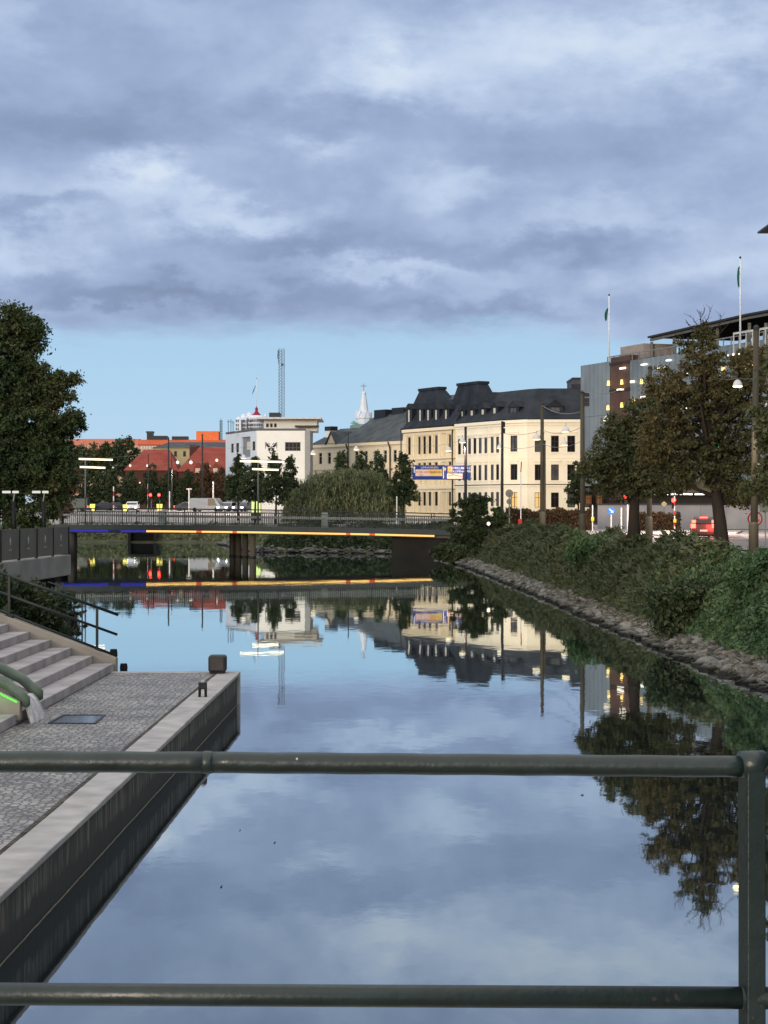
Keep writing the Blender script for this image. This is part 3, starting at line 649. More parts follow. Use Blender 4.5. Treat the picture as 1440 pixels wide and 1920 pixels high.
for off, nm, zt in ((.10,'near',-42),(8.9,'far',-42)):
    for i in range(13):
        a, c = 112+i*58.5, 112+(i+1)*58.5
        rl = None
        b = MB()
        n_ = 16 if nm == 'near' else 12
        b.bar(bx(a,zt+ (0)) + Vector((0,off,0)), bx(c,zt)+Vector((0,off,0)), .07,.055); b.bar(bx(a,-14)+Vector((0,off,0)), bx(c,-14)+Vector((0,off,0)), .05,.05)
        b.bar(bx(a,zt+6)+Vector((0,off,0)), bx(c,zt+6)+Vector((0,off,0)), .045,.045)
        for j in range(1,n_):
            x = a+(c-a)*j/n_; b.bar(bx(x,zt+5.5)+Vector((0,off,0)), bx(x,-13)+Vector((0,off,0)), .036,.036)
        b.build('railing_panel', steel_d, br)
        b = MB(); b.bar(bx(a,zt-.5)+Vector((0,off,0)), bx(a,-9)+Vector((0,off,0)), .075,.075); b.build('railing_post', steel_d, br)
b = MB()
for off in (1.6,7.8): b.bar(bx(112,-30)+Vector((0,off,0)), bx(845,-30)+Vector((0,off,0)), .09,.16)
b.build('crash_barrier', mat('galvanised', lin(120,124,124), rough=.45, metal=.5), br)
for px in (280,603): 
    b = MB(); p = bx(px,-9); b.box(p.x-.28,p.x+.28,BY+8.3,BY+8.75,p.z,p.z+1.25); b.build('cabinet', mat('cabinet_grey', lin(120,126,124), rough=.5), br, bevel=.03)
pier_m = mat('pier_concrete', lin(72,67,58), rough=.85, col2=lin(104,96,84), scale=.9, stretch=(1,1,.25), bump=.2)
for px in (427,441,456,472):
    p = P(px,1043,BK); b = MB(); zt = bx(px,3).z
    dy_ = .9+(472-px)*.085; b.lathe([(.27,-.6),(.27,.10),(.25,.12),(.25,zt+.02)], (p.x,BY+dy_,0), 18); b.build('pier_column', pier_m, br, smooth=True)
    b = MB(); b.lathe([(.285,.02),(.285,.11)], (p.x,BY+dy_,0), 18); b.build('pier_band', iron, br)
for px, dy_ in ((131,.9),(118,3.5)):
    p = P(px,1043,BK); b = MB(); zt = bx(px,3).z; b.lathe([(.30,-.6),(.30,zt+.02)], (p.x,BY+dy_,0), 18); b.build('pier_column', pier_m, br, smooth=True)
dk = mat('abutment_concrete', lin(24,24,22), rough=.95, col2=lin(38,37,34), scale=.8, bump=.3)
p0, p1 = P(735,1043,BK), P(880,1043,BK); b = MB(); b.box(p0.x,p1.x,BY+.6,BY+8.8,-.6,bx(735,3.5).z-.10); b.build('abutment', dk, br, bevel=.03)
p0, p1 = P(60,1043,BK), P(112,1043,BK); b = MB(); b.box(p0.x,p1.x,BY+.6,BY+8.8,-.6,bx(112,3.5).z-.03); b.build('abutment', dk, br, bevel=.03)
# T lamps of the bridge: slim pole with two crossing luminous tubes
tube_m = emit('tube_light', (1,.88,.62), 2.8); lamp_steel = mat('lamp_steel', lin(110,112,108), rough=.45, metal=.4)
for px, b1, b2, lb in ((160,(148,211,861),(150,197,876),'slim street lamp with two glowing white tubes beside the big left tree'),(484,(450,532,865),(473,522,880),'slim street lamp with two glowing white tubes in front of the willow')):
    k = BK*.99; base = P(px,985,k); t = thing('tube_street_lamp', lb, 'street lamp', base, 'tube lamps on the bridge')
    b = MB(); b.tube([base, P(px,858,k)], [.075,.05], 8); b.build('pole', lamp_steel, t, smooth=True)
    for (xa, xb, yy) in (b1, b2):
        b = MB(); b.tube([P(xa,yy-.4,k), P(xb,yy+1.2,k)], .068, 8); b.build('light_tube', tube_m, t)
        b = MB(); b.bar(P(xa-1,yy-2.6,k), P(xb+1,yy-1.0,k), .10,.05); b.build('tube_holder', lamp_steel, t)
# fence and concrete wall on the left bank
fw = Fac((-19.2,72),(-17.1,104)); 
cw = thing('canal_wall', 'pale concrete canal wall with dark gap below the panel fence', 'wall', (-17.6,90,.3)); 
fc_m = mat('grey_concrete', lin(132,130,126), rough=.85, col2=lin(160,158,153), scale=.6, bump=.2)
b = fw.mb(); b.box(-8,fw.L+.2,-.10,2.6,.45,1.55); b.build('slab', fc_m, cw, bevel=.03)
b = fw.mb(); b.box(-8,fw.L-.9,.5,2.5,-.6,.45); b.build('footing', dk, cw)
pf = thing('panel_fence', 'tall grey panel fence with small white arrow marks on the left bank', 'fence', (-18,90,1.55))
pm_ = mat('fence_panel', lin(92,91,84), rough=.75, col2=lin(112,110,101), scale=.8); n_ = 11; pl = (fw.L+6)/n_
mk = mat('fence_mark', (.5,.5,.5), rough=.7)
for i in range(n_):
    u = -6+i*pl; b = fw.mb(); b.box(u+.06,u+pl-.06,0,.07,1.62,3.08); q_ = b.build('panel', pm_, pf)
    b = fw.mb(); b.box(u-.05,u+.05,-.04,.10,1.55,3.2); b.build('post', steel_d, pf)
    c_ = u+pl*.5; b = fw.mb(); b.extr([(c_-.16,2.52),(c_,2.72),(c_+.16,2.52),(c_+.07,2.52),(c_+.07,2.34),(c_-.07,2.34),(c_-.07,2.52)], -.012, -.004); b.box(c_-.2,c_-.08,-.012,-.004,2.06,2.13); b.box(c_+.08,c_+.2,-.012,-.004,2.06,2.13); b.build('arrow_mark', mk, q_)
b = fw.mb(); b.box(fw.L+.02,fw.L+.12,-.04,.10,1.55,3.2); b.build('post', steel_d, pf)
# two small twin lamps behind the fence
for px, lb in ((28,'dark lamp post with small white twin heads above the left end of the fence'),(84,'dark lamp post with small white twin heads nearest the bridge end')):
    k = 30.; base = P(px,1017,k); t = thing('twin_lamp_post', lb, 'lamp post', (base.x,base.y,GZ), 'lamp posts behind the panel fence')
    b = MB(); b.tube([(base.x,base.y,GZ), P(px-3,940,k)], [.14,.12], 8); b.build('post', pile, t, smooth=True)
    b = MB(); b.tube([P(px-3,940,k), P(px,922,k)], .05, 6); b.build('neck', lamp_steel, t)
    for o_ in (-14, 1): b = MB(); q_ = P(px+o_,923,k); b.box(q_.x-.17 if o_ > 0 else q_.x-.3,q_.x+.17,q_.y-.2,q_.y+.2,q_.z-.06,q_.z+.09); b.build('lamp_head', emit('white_lamp_soft', (1,.97,.9), .8), t, bevel=.03)
# ================================================================== buildings
dark_fr = mat('window_frame_dark', lin(60,48,40), rough=.5)
white_fr = mat('window_frame_white', lin(200,194,180), rough=.5)
gl_d = mat('glass_dark', lin(30,29,31), rough=.12, var=.35, scale=.8, spec=.22); gl_g = mat('glass_grey', lin(78,80,84), rough=.2, var=.35, scale=.8, spec=.3)
gl_lit = emit('lit_window', (1,.62,.22), 1.0); gl_soft = emit('warm_glow_soft', (1,.86,.62), .55); gl_orange = emit('lit_window_orange', (1,.36,.10), .45)
def slate(name, c, c2, row=.45):
    m, nt, out = newmat(name); N = nt.nodes.new; L = nt.links.new
    tc = N('ShaderNodeTexCoord'); sp = N('ShaderNodeSeparateXYZ'); L(tc.outputs['Object'], sp.inputs[0])
    wv = N('ShaderNodeMath'); wv.operation = 'MULTIPLY'; L(sp.outputs[2], wv.inputs[0]); wv.inputs[1].default_value = 1/row
    fr = N('ShaderNodeMath'); fr.operation = 'FRACT'; L(wv.outputs[0], fr.inputs[0])
    no = N('ShaderNodeTexNoise'); no.inputs['Scale'].default_value = .6; no.inputs['Detail'].default_value = 5; L(tc.outputs['Object'], no.inputs['Vector'])
    rp = N('ShaderNodeValToRGB'); e = rp.color_ramp.elements; e[0].position = .3; e[0].color = (*c,1); e[1].position = .7; e[1].color = (*c2,1); L(no.outputs['Fac'], rp.inputs[0])
    bp = N('ShaderNodeBump'); bp.inputs['Strength'].default_value = .8; bp.inputs['Distance'].default_value = .08; L(fr.outputs[0], bp.inputs['Height'])
    b_ = N('ShaderNodeBsdfPrincipled'); b_.inputs['Roughness'].default_value = .65; b_.inputs['Specular IOR Level'].default_value = .15; L(rp.outputs[0], b_.inputs['Base Color']); L(bp.outputs[0], b_.inputs['Normal']); L(b_.outputs[0], out.inputs[0]); return m
slate_k = slate('slate_black', lin(32,36,42), lin(50,55,63)); slate_g = slate('slate_grey', lin(56,61,66), lin(84,89,92), .6); metal_k = mat('roof_metal_black', lin(26,28,34), rough=.45, col2=lin(38,40,46), scale=.5)
cream = mat('cream_render', lin(232,222,198), rough=.9, col2=lin(243,235,214), scale=.35, spec=.1)
cream_t = mat('cream_trim', lin(240,231,210), rough=.9, spec=.1, var=.05)
tan = mat('tan_render', lin(212,194,160), rough=.9, col2=lin(228,211,178), scale=.4, spec=.1); tan_t = mat('tan_trim', lin(234,218,188), rough=.9, spec=.1, var=.06)
pipe_m = mat('downpipe', lin(40,34,32), rough=.5)
PL = (3.28,295.0); PM = (10.47,280.5); PC = (16.7,268.0); PD = (19.8,264.7); PE = (28.6,264.7)
EZ = 15.95
# --- cream corner building
cb = thing('corner_building', 'cream three storey corner building with black slate roof and dormers', 'building', (20,270,GZ))
fl, fcn, frt = Fac(PM,PC), Fac(PC,PD), Fac(PD,PE)
opsL = [fl.rect(x-2.6+i*.0, t_, x+2.6, b_) for x, t_, b_ in
        [(861.5,824,851),(871,823.5,851),(880.5,823,851),(890.5,822,851),(900.5,821,850.5),(911,820,850),(923,819,850),(933,818,850),
         (861.5,874,901),(871,873.5,901),(880.5,873,901),(890.5,872.5,901),(900,872,901),(911,871.5,901),(923,871,900),(933,870.5,900),
         (861.5,923,948),(871,923,948),(880.5,923,948),(890.5,923,949),(900,923,949),(911,923,950),(923,923,950),(933,923,950)]]
def even(ops):
    rows = {}
    out = []
    for a,b_,c,d in ops:
        key = 0 if d > 11.5 else (1 if d > 7.8 else 2)
        rows.setdefault(key, []).append((a,b_,c,d))
    for k, r in rows.items():
        zc = sum(o[2] for o in r)/len(r); zd = sum(o[3] for o in r)/len(r); out += [(o[0],o[1],zc,zd) for o in r]
    return out
opsL = even(opsL)
opsC = even([fcn.rect(957,817,970,847), fcn.rect(957,870.5,970,900), fcn.rect(957,923,970,951)])
opsR = even([frt.rect(x-7.3,t_,x+7.3,b_) for t_, b_ in ((817,847.5),(871,900.5),(923.5,951.5)) for x in (1010,1040.5,1071,1101.5)])
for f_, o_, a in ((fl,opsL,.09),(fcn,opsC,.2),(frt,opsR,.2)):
    b = f_.mb(); wall(b, f_.L, GZ, EZ, o_, a); b.build('wall', cream, cb)
    b = f_.mb()
    for z, d_, h_ in ((6.72,.14,.22),(10.62,.06,.12),(EZ-.42,.28,.42),(EZ-.75,.14,.2),(2.4,.08,.5)): b.box(0 if d_ < .2 else -.1, f_.L+(.1 if d_ >= .2 else 0), -d_, -.002, z, z+h_)
    for (u0,u1,c,d) in o_:
        if c > 5.5: b.box(u0-.28,u1+.28,-.16,-.003,d+.42,d+.56); b.box(u0-.2,u1+.2,-.06,-.003,d+.10,d+.42)
        b.box(u0-.16,u1+.16,-.10,-.003,c-.14,c-.02)
    b.build('cornice', cream_t, cb)
    b = f_.mb(); b.box(-.02 if f_ is not fl else 0,f_.L+.02,-.17,-.002,6.945,7.06); b.build('belt_shadow_strip', pipe_m, cb)  # dark strip painted in as the shadow line of the belt course
b = fl.mb()
for u in (.12, fl.L-.35, fl.L*.7): b.box(u,u+.24,-.09,-.004,GZ,EZ-.45)
b.build('pilaster', cream_t, cb)
b = frt.mb(); b.box(-.02,.03,-.05,-.004,GZ,EZ-.5); b.build('corner_edge', cream_t, cb)
random.seed(3)
for f_, o_ in ((fl,opsL),(fcn,opsC),(frt,opsR)):
    for o in o_:
        low = o[3] < 6.6
        if f_ is fl: g_ = random.choice([gl_d,gl_g,gl_g])
        else:
            g_ = gl_d if random.random() < .55 else gl_g
            if low and (f_ is fcn or abs(o[0]-opsR[0][0]) < .3): g_ = gl_lit
        window(f_, o, cb, dark_fr, g_, dep=.07 if f_ is fl else .16, bars=1 if f_ is not fl else 0, fw=.04 if f_ is fl else .07)
def inset_roof(name, par, base, z0, top, z1, m, over=.35):
    cx = sum(p[0] for p in base)/len(base); cy = sum(p[1] for p in base)/len(base)
    ov = [(p[0]+(p[0]-cx)/math.hypot(p[0]-cx,p[1]-cy)*over, p[1]+(p[1]-cy)/math.hypot(p[0]-cx,p[1]-cy)*over) for p in base]
    b = MB(); b.prism(ov, z0, z0+.16); b.frustum(ov, z0+.162, top, z1); return b.build(name, m, par)
base = [PM,PC,PD,PE,(28.6,290),(21.5,292)]
top = [(14.6,283.5),(20.3,271.8),(21.6,270.2),(28.6,270.2),(28.6,286),(20.0,288)]
roof = inset_roof('roof', cb, base, EZ, top, 20.55, slate_k)
b = MB(); b.prism([(15.5,283.4),(20.7,272.6),(21.9,271),(28.5,271),(28.5,285),(21,287)], 20.4, 20.62); b.build('roof_cap', metal_k, roof)
def dormer(f_, px, py0, py1, half, par, gm, off=.9, roof_m=None, dep=3.0, fr=None, pw=.55):
    u, z1 = f_.uz(px, py0, off); _, z0 = f_.uz(px, py1, off)
    b = f_.mb(); b.box(u-half,u+half,off,off+dep,z0-.5,z1); d_ = b.build('dormer', metal_k, par)
    b = f_.mb(); b.extr([(u-half-.2,z1),(u,z1+half*.9),(u+half+.2,z1)], off-.2, off+dep); b.build('dormer_roof', roof_m or slate_k, d_)
    b = f_.mb(); b.box(u-half*pw,u+half*pw,off-.05,off-.008,z0+.1,z1-.15); b.build('pane', gm, d_)
    if fr: 
        b = f_.mb(); b.box(u-half*.04,u+half*.04,off-.075,off-.052,z0+.1,z1-.15); b.build('frame', fr, d_)
for px, a, c in ((866,770,784),(885,768,783),(905.5,766,781),(927.5,763,779)): dormer(fl, px, a, c, .95, cb, white_fr, 1.0, pw=.30)
dormer(fcn, 963, 763, 785, 1.0, cb, gl_g, .9, fr=dark_fr); dormer(frt, 1041, 762, 784, 1.1, cb, gl_g, 1.0, fr=dark_fr)
b = frt.mb(); b.box(6.6,8.2,6,7.4,20.3,21.2); b.build('chimney', metal_k, roof)
# --- ornate tan building with mansard roof
ob = thing('ornate_building', 'ornate tan stone building with pilasters and black mansard roof with turrets', 'building', (7,288,GZ))
fo = Fac(PL,PM)
cols = [768.5] + [i for i in (787.5,797,807,819)] + [845]
rows_ = [(816,851,1),(866,897,1),(918,948,1)]
opsO = []
for t_, b_, _ in rows_:
    for x in cols: opsO.append(fo.rect(x-3.2,t_+2,x+3.2,b_))
opsO = even(opsO)
b = fo.mb(); wall(b, fo.L, GZ, EZ-.3, opsO, .12); b.build('wall', tan, ob)
arch = mat('arch_head', lin(150,124,86), rough=.9)
for o in opsO:
    window(fo, o, ob, dark_fr, random.choice([gl_d,gl_d,gl_g]), dep=.09, bars=0, fw=.05)
b = fo.mb()
for z, d_, h_ in ((6.55,.4,.5),(11.0,.4,.35),(10.55,.2,.3),(EZ-.75,.7,.45),(EZ-1.2,.3,.35),(2.0,.3,1.0),(6.1,.2,.3)): b.box(-.1,fo.L,-d_,-.003,z,z+h_)
b.build('cornice', tan_t, ob)
b = fo.mb(); us = sorted({round((o[0]+o[1])/2,2) for o in opsO})
for z0_, z1_ in ((3.0,6.1),(7.05,10.55),(11.35,EZ-1.2)):
    for u in us:
        for s_ in (-1,1): b.box(u+s_*.88-.12,u+s_*.88+.12,-.25,-.003,z0_,z1_)
        o_ = [o for o in opsO if abs((o[0]+o[1])/2-u) < .05 and z0_-1 < o[2] < z1_]
        if o_: d = o_[0][3]; b.box(u-.75,u+.75,-.22,-.003,d+.12,d+.42)
    for u in (.25, 3.4, fo.L-4.4, fo.L-.4): b.box(u-.3,u+.3,-.38,-.003,z0_,z1_)
b.build('pilaster', tan_t, ob)
b = fo.mb(); b.tube([(fo.L-.15,-.35,EZ-.2),(fo.L-.15,-.5,EZ-1.4),(fo.L-.05,-.5,GZ)], .11, 8); b.build('downpipe', pipe_m, ob)
def lp(f_, pts): return [tuple(f_.w(u,y,0)[:2]) for u,y in pts]
b = MB(); b.prism(lp(fo,[(-.3,-.5),(fo.L+.1,-.5),(fo.L+.1,13),(-.3,13)]), EZ-.28, EZ); b.frustum(lp(fo,[(-.2,-.3),(fo.L+.05,-.3),(fo.L+.05,13),(-.2,13)]), EZ+.002, lp(fo,[(.6,2.2),(fo.L+.05,2.2),(fo.L+.05,11),(.6,11)]), 19.9); mr_ = b.build('roof', slate_k, ob)
b = MB(); b.frustum(lp(fo,[(.6,2.2),(fo.L+.05,2.2),(fo.L+.05,11),(.6,11)]), 19.9, lp(fo,[(3,5),(fo.L-1,5),(fo.L-1,9),(3,9)]), 20.9); b.build('roof_top', metal_k, mr_)
def turret(px_b, px_t, yb, yt, off, dep, name='turret'):
    ua, zb = fo.uz(px_b[0], yb, off); uc, _ = fo.uz(px_b[1], yb, off); ta, zt = fo.uz(px_t[0], yt, off+1.0); tc_, _ = fo.uz(px_t[1], yt, off+1.0)
    b = MB(); b.frustum(lp(fo,[(ua,off),(uc,off),(uc,off+dep),(ua,off+dep)]), zb, lp(fo,[(ta,off+1.0),(tc_,off+1.0),(tc_,off+dep-1.0),(ta,off+dep-1.0)]), zt)
    b.prism(lp(fo,[(ta-.15,off+.85),(tc_+.15,off+.85),(tc_+.15,off+dep-.85),(ta-.15,off+dep-.85)]), zt+.002, zt+.4); b.build(name, slate_k, ob)
turret((766,834),(786,822),776,734,1.0,3.2); turret((838,908),(858,897),784,724,1.2,3.6)
for px in (767,788,803,818,836.5): dormer(fo, px, 767, 794, .95, ob, white_fr, .35, dep=2.4, pw=.22)
# --- long low-eaved cream building with the big grey roof
QA, QB = (-12.5,336.0), (3.2,313.0)
lb = thing('long_building', 'long cream building with large dark grey hipped roof and twin black chimneys', 'building', (-5,325,GZ)); fq = Fac(QA,QB)
ez = 14.6
opsQ = []
for i in range(9):
    u = 2+i*2.85; opsQ += [(u,u+1.05,11.2,13.2),(u,u+1.05,7.2,9.4)]
b = fq.mb(); wall(b, fq.L+3, GZ, ez, opsQ, .2); b.build('wall', tan_t, lb)
for o in opsQ: window(fq, o, lb, white_fr, gl_d, dep=.15, bars=0, name='window')
b = fq.mb(); b.box(0,fq.L+3,-.35,-.003,ez-.5,ez); b.box(0,fq.L+3,-.12,-.003,10.2,10.5); b.build('cornice', tan_t, lb)
b = fq.mb()
for px in (653,732): u,_ = fq.uz(px,900); b = fq.mb(); b.tube([(u,-.5,ez-.1),(u+.3,-.3,ez-1.2),(u+.3,-.3,GZ)], .12, 6); b.build('downpipe', pipe_m, lb)
def qw_(px, py, off): 
    u, z = fq.uz(px, py, off); return fq.w(u, off, z)
R1, R2 = qw_(703,781,7), qw_(775,769,7)
E0, E1 = fq.w(fq.uz(634,830)[0],-.4,ez+.05), fq.w(fq.L+3.5,-.4,ez+.05); E2, E3 = fq.w(fq.L+3.5,15,ez+.05), fq.w(fq.uz(634,830)[0],15,ez+.05)
b = MB(); b.add([E0,E1,E2,E3,R1,R2], [(3,2,1,0),(0,1,5,4),(1,2,5),(2,3,4,5),(3,0,4)]); rq = b.build('roof', slate_g, lb)
b = fq.mb(); ua = fq.uz(634,830)[0]; b.extrx([(-.4,ez+.05),(6,ez+3.0),(13,ez+.05)], -.3, ua+2); b.build('wing_roof', slate_g, rq)
for x0, x1, y0, y1, off in ((701,722,769,784,6),(734,756,765,777,6.5)):
    u0,u1,z0,z1 = fq.rect(x0,y0,x1,y1,off); b = fq.mb(); b.box(u0,u1,off,off+1.6,z0-1,z1); b.build('chimney', metal_k, rq, bevel=.06)
u0,u1,z0,z1 = fq.rect(610,800,621,822,2.5); b = fq.mb(); b.box(u0,u1,2.5,3.7,z0-1.5,z1-.75); ch = b.build('chimney', mat('white_render', lin(222,220,214), rough=.9, var=.06, scale=.4, spec=.1), rq)
b = fq.mb(); b.box(u0-.08,u1+.08,2.4,3.8,z1-.74,z1); b.build('cap', metal_k, ch)
u0,u1,z0,z1 = fq.rect(613,812,631,833,-.2); b = fq.mb(); um = (u0+u1)/2; b.extr([(u0,z0-.4),(u1,z0-.4),(u1,z0),(um,z1),(u0,z0)], -.25, 4); b.build('gable', tan, lb)
b = fq.mb(); b.extr([(u0-.2,z0-.15),(um,z1+.02),(u1+.2,z0-.15),(u1+.2,z0+.1),(um,z1+.3),(u0-.2,z0+.1)], -.5, 4); b.build('gable_roof', slate_g, rq)
# --- white modern building
wb = thing('modernist_building', 'white flat roofed modernist building with butterfly mural and penthouse', 'building', (-18,305,GZ))
whr = mat('modern_white', lin(228,224,216), rough=.9, col2=lin(240,236,228), scale=.3, spec=.1); whb = mat('modern_bluish', lin(196,204,214), rough=.9, var=.05, scale=.4)
k = 12.0; c0 = (P(481,0,k).x, F/k); c1 = (P(572,0,k).x, F/k); cl = (P(423,0,11.39).x, F/11.39)
f1, f2 = Fac(c0,c1), Fac(cl,c0); tz = 15.75
o1 = [f1.rect(534.5,829,563.5,845.5)]; o2 = [f2.rect(433,832,438,849), f2.rect(442.5,831,448,848.5), f2.rect(452.5,820,469.5,858), f2.rect(473,828,478.5,845)]
o2r = [(a,b_,c,d) for a,b_,c,d in o2]
b = f1.mb(); wall(b, f1.L, GZ, tz, o1, .3); b.build('wall', whr, wb)
b = f2.mb(); wall(b, f2.L, GZ, tz, o2r, .3); b.build('wall', whb, wb)
window(f1, o1[0], wb, mat('alu_frame', lin(96,92,92), rough=.5), gl_d, dep=.2, bars=3, cross=.36, fw=.09)
for i, o in enumerate(o2r):
    if i == 2:
        b = f2.mb(); a,b2,c,d = o; b.box(a,b2,.3,.36,c,d); b.build('recess', mat('recess_grey', lin(120,128,136), rough=.8), wb)
        b = f2.mb(); b.box(a+(b2-a)*.45,b2-.2,.26,.298,c+1.2,d-.8); b.build('recess_wall_glow', gl_soft, wb)  # glowing panel put in for the warm light on the recess wall
    else: window(f2, o, wb, dark_fr, gl_g, dep=.15, bars=1)
pxy = [c0,c1,(c1[0],F/k+16),(cl[0]+4,F/11.39+6),cl]
b = MB(); b.prism(pxy, tz+.004, tz+.35); b.build('roof_edge', mat('roof_edge_grey', lin(92,92,94), rough=.6), wb)
g1 = P(572,0,11.95); b = MB(); b.box(g1.x+.02,P(582,0,11.95).x,F/k-.0,F/k+12,GZ,tz+.1); b.build('side_stair', mat('clad_grey', lin(150,150,148), rough=.7), wb)
f3 = Fac((P(495,0,11.6).x,F/11.6),(P(594,0,11.6).x,F/11.6)); u0,u1,z0,z1 = f3.rect(495,787,594,810); 
b = f3.mb(); b.box(u0,u1,0,9,tz+.36,z1); b.build('penthouse', whr, wb)
a,c,d,e_ = f3.rect(482,783.2,603,787); b = f3.mb(); b.box(a,c,-2.2,11,d+.01,e_); b.build('penthouse_roof', mat('slab_white', lin(204,200,196), rough=.8), wb, bevel=.04)
for x in (499,506.5,514): u0,u1,z0,z1 = f3.rect(x,794,x+4.5,801); b = f3.mb(); b.box(u0,u1,-.08,-.004,z0,z1); b.build('penthouse_window', gl_d, wb)
a,c,d,e_ = f3.rect(553,799,598,801,-.9); b = f3.mb(); b.box(a,c,-1.4,-.01,d,e_+.1); b.build('canopy', dark_fr, wb)
a,c,d,e_ = f3.rect(504.5,773.6,525.5,783,2); b = f3.mb(); b.box(a,c,2,5,d,e_); b.build('roof_plant', metal_k, wb, bevel=.05)
# mural: a pair of dark patterned wings
mu_ = mat('mural_black', lin(44,42,44), rough=.8); b = f1.mb(); um, zm = f1.uz(508.5,838)
for s_ in (-1,1):
    for pts in ([(.10,.0),(.78,.75),(.78,.2),(.45,-.1)],[(.06,-.08),(.5,-.22),(.42,-.72),(.16,-.6)],[(.84,.7),(.95,.8),(.9,-.4),(.82,-.1)],[(.2,.28),(.5,.62),(.38,.62),(.16,.4)]):
        b.extr([(um+s_*x, zm+z) for x,z in pts], -.02, -.004)
b.extr([(um-.05,zm+.2),(um+.05,zm+.2),(um+.04,zm-.6),(um-.04,zm-.6)], -.02, -.004); b.build('wall_mural', mu_, wb)
for px, yt, yb in ((428,787,815),(433,786,815),(437,789,814)): 
    b = MB(); b.tube([P(px,yt,11.7),P(px,yb,11.7)], .05, 5); b.bar(P(px-3,yt+4,11.7),P(px+3,yt+4,11.7),.05) ; b.build('antenna', pipe_m, wb)
# --- lattice mast behind
lm_ = thing('lattice_mast', 'tall grey lattice radio mast rising behind the white flat roofed building', 'mast', P(527.5,800,10.4)); k = 10.4
ms = mat('mast_steel', lin(120,136,156), rough=.5, metal=.3); b = MB()
y0_, y1_ = 640, 800
A_, B_, C_ = [P(x,0,k) for x in (523,533,528)]
def mp_(v, py, dy=0): return Vector((v.x, v.y+dy, H-(py-YH)/k))
for v, dy in ((A_,0),(B_,0),(C_,.9)): b.tube([mp_(v,800,dy), mp_(v,654,dy)], .06, 5)
n_ = 26
for i in range(n_):
    ya, yb = 800-146*i/n_, 800-146*(i+1)/n_
    b.tube([mp_(A_,ya), mp_(B_,yb)], .035, 4); b.tube([mp_(B_,ya), mp_(C_,yb,.9)], .03, 4); b.tube([mp_(C_,ya,.9), mp_(A_,yb)], .03, 4); b.tube([mp_(A_,yb), mp_(B_,yb)], .03, 4)
b.build('lattice', ms, lm_)
for py, dx_ in ((660,-.15),(668,-.2),(676,-.05)): b = MB(); v = mp_(A_,py,-.2); b.box(v.x+dx_-.08,v.x+dx_+.12,v.y-.1,v.y+.1,v.z-.5,v.z+.3); b.build('antenna_panel', mat('mast_antenna', lin(96,110,130), rough=.5), lm_)
b = MB(); v = mp_(C_,684,-.3); b.disc((v.x+.15,v.z), .22, v.y-.15, v.y); b.build('dish', steel, lm_)
# --- white palace-like building with red cap
vb = thing('domed_building', 'far white rounded building with crimson cap rising behind the flat roof', 'building', P(465,850,8.6)); k = 8.6
v_m = mat('palace_white', lin(206,212,226), rough=.8, col2=lin(222,226,236), scale=.3); capm = mat('crimson_cap', lin(140,26,52), rough=.6, var=.1)
p = P(481,0,k); b = MB(); zt = H-(779-YH)/k; r_ = 16/k; b.lathe([(r_,GZ),(r_,zt-.8),(r_*1.06,zt-.7),(r_*1.06,zt-.4),(r_*.7,zt)], (p.x,p.y,0), 24); b.build('round_tower', v_m, vb)
b = MB(); zc = H-(766-YH)/k; b.lathe([(1.05,zt),(.6,zt+.5),(.3,zt+.9),(.28,zc-.3),(.36,zc-.05),(.18,zc+.2),(.03,zc+.5)], (p.x,p.y,0), 16); b.build('cap', capm, vb)
b = MB()
for xa, xb, yt, dy in ((441,452,788,0),(450,462,782,.6),(460,473,779,1.2),(493,500,782,.6)):
    a, c = P(xa,yt,k), P(xb,yt,k); b.box(a.x,c.x,a.y+dy,a.y+6,GZ,a.z); b.lathe([((c.x-a.x)/2,a.z),((c.x-a.x)*.42,a.z+.45),((c.x-a.x)*.2,a.z+.75)], ((a.x+c.x)/2,a.y+dy+1.2,0), 12)
b.build('wing', v_m, vb)
b = MB()
for x in (443,446.5,453,457,463,467,471,475,479,483,487,492):
    for y in (789,797,804):
        a = P(x,y,k); dep_ = -2.05 if 466 < x else -.06; b.box(a.x-.12,a.x+.12,a.y+dep_,a.y+dep_+.7 if x>466 else a.y+.7,a.z-.3,a.z+.25)
b.build('window', gl_g, vb)
fpole = lambda name, lb, px, yt, yb, k, fl_, cat='flagpole', r=.09, grp=None: None
def flagpole(lb, px, yt, yb, k, flag_px, hgt, m=None, r=.09, colr='flag_green'):
    t = thing('flagpole', lb, 'flagpole', P(px,yb,k)); b = MB(); b.tube([P(px,yb,k), P(px,yt,k)], [r*1.2,r*.7], 8); b.build('pole', m or mat('pole_white', lin(220,226,234), rough=.4), t, smooth=True)
    b = MB(); p = P(px,yt,k); b.lathe([(.02,-.1),(r*1.3,.02),(r*1.2,.12),(.02,.2)], p, 10); b.build('finial', pile, t, smooth=True)
    # limp flag hanging along the pole: folded cloth
    a = P(px+flag_px[0], yt+hgt[0], k); n = 14; vs = []; fs = []
    for i in range(n):
        t_ = i/(n-1); q_ = P(px-1+flag_px[0]*0+ (flag_px[1])*t_, yt+hgt[0]+(hgt[1]-hgt[0])*t_, k); wd = (flag_px[2]/k)*(.35+.65*math.sin(math.pi*min(1,.15+t_*.8)))
        for j in range(6):
            s_ = j/5; vs.append((q_.x-wd*s_, q_.y+.16*math.sin(s_*9+t_*3), q_.z-.25*s_))
    for i in range(n-1):
        for j in range(5): fs.append((i*6+j,i*6+j+1,(i+1)*6+j+1,(i+1)*6+j))
    b = MB(); b.add(vs, fs); fo_ = b.build('flag', mat(colr, lin(24,78,70), rough=.8, var=.5, scale=1.2, col2=lin(40,104,92)), t, smooth=True)
    md = fo_.modifiers.new('cloth','SOLIDIFY'); md.thickness = .02
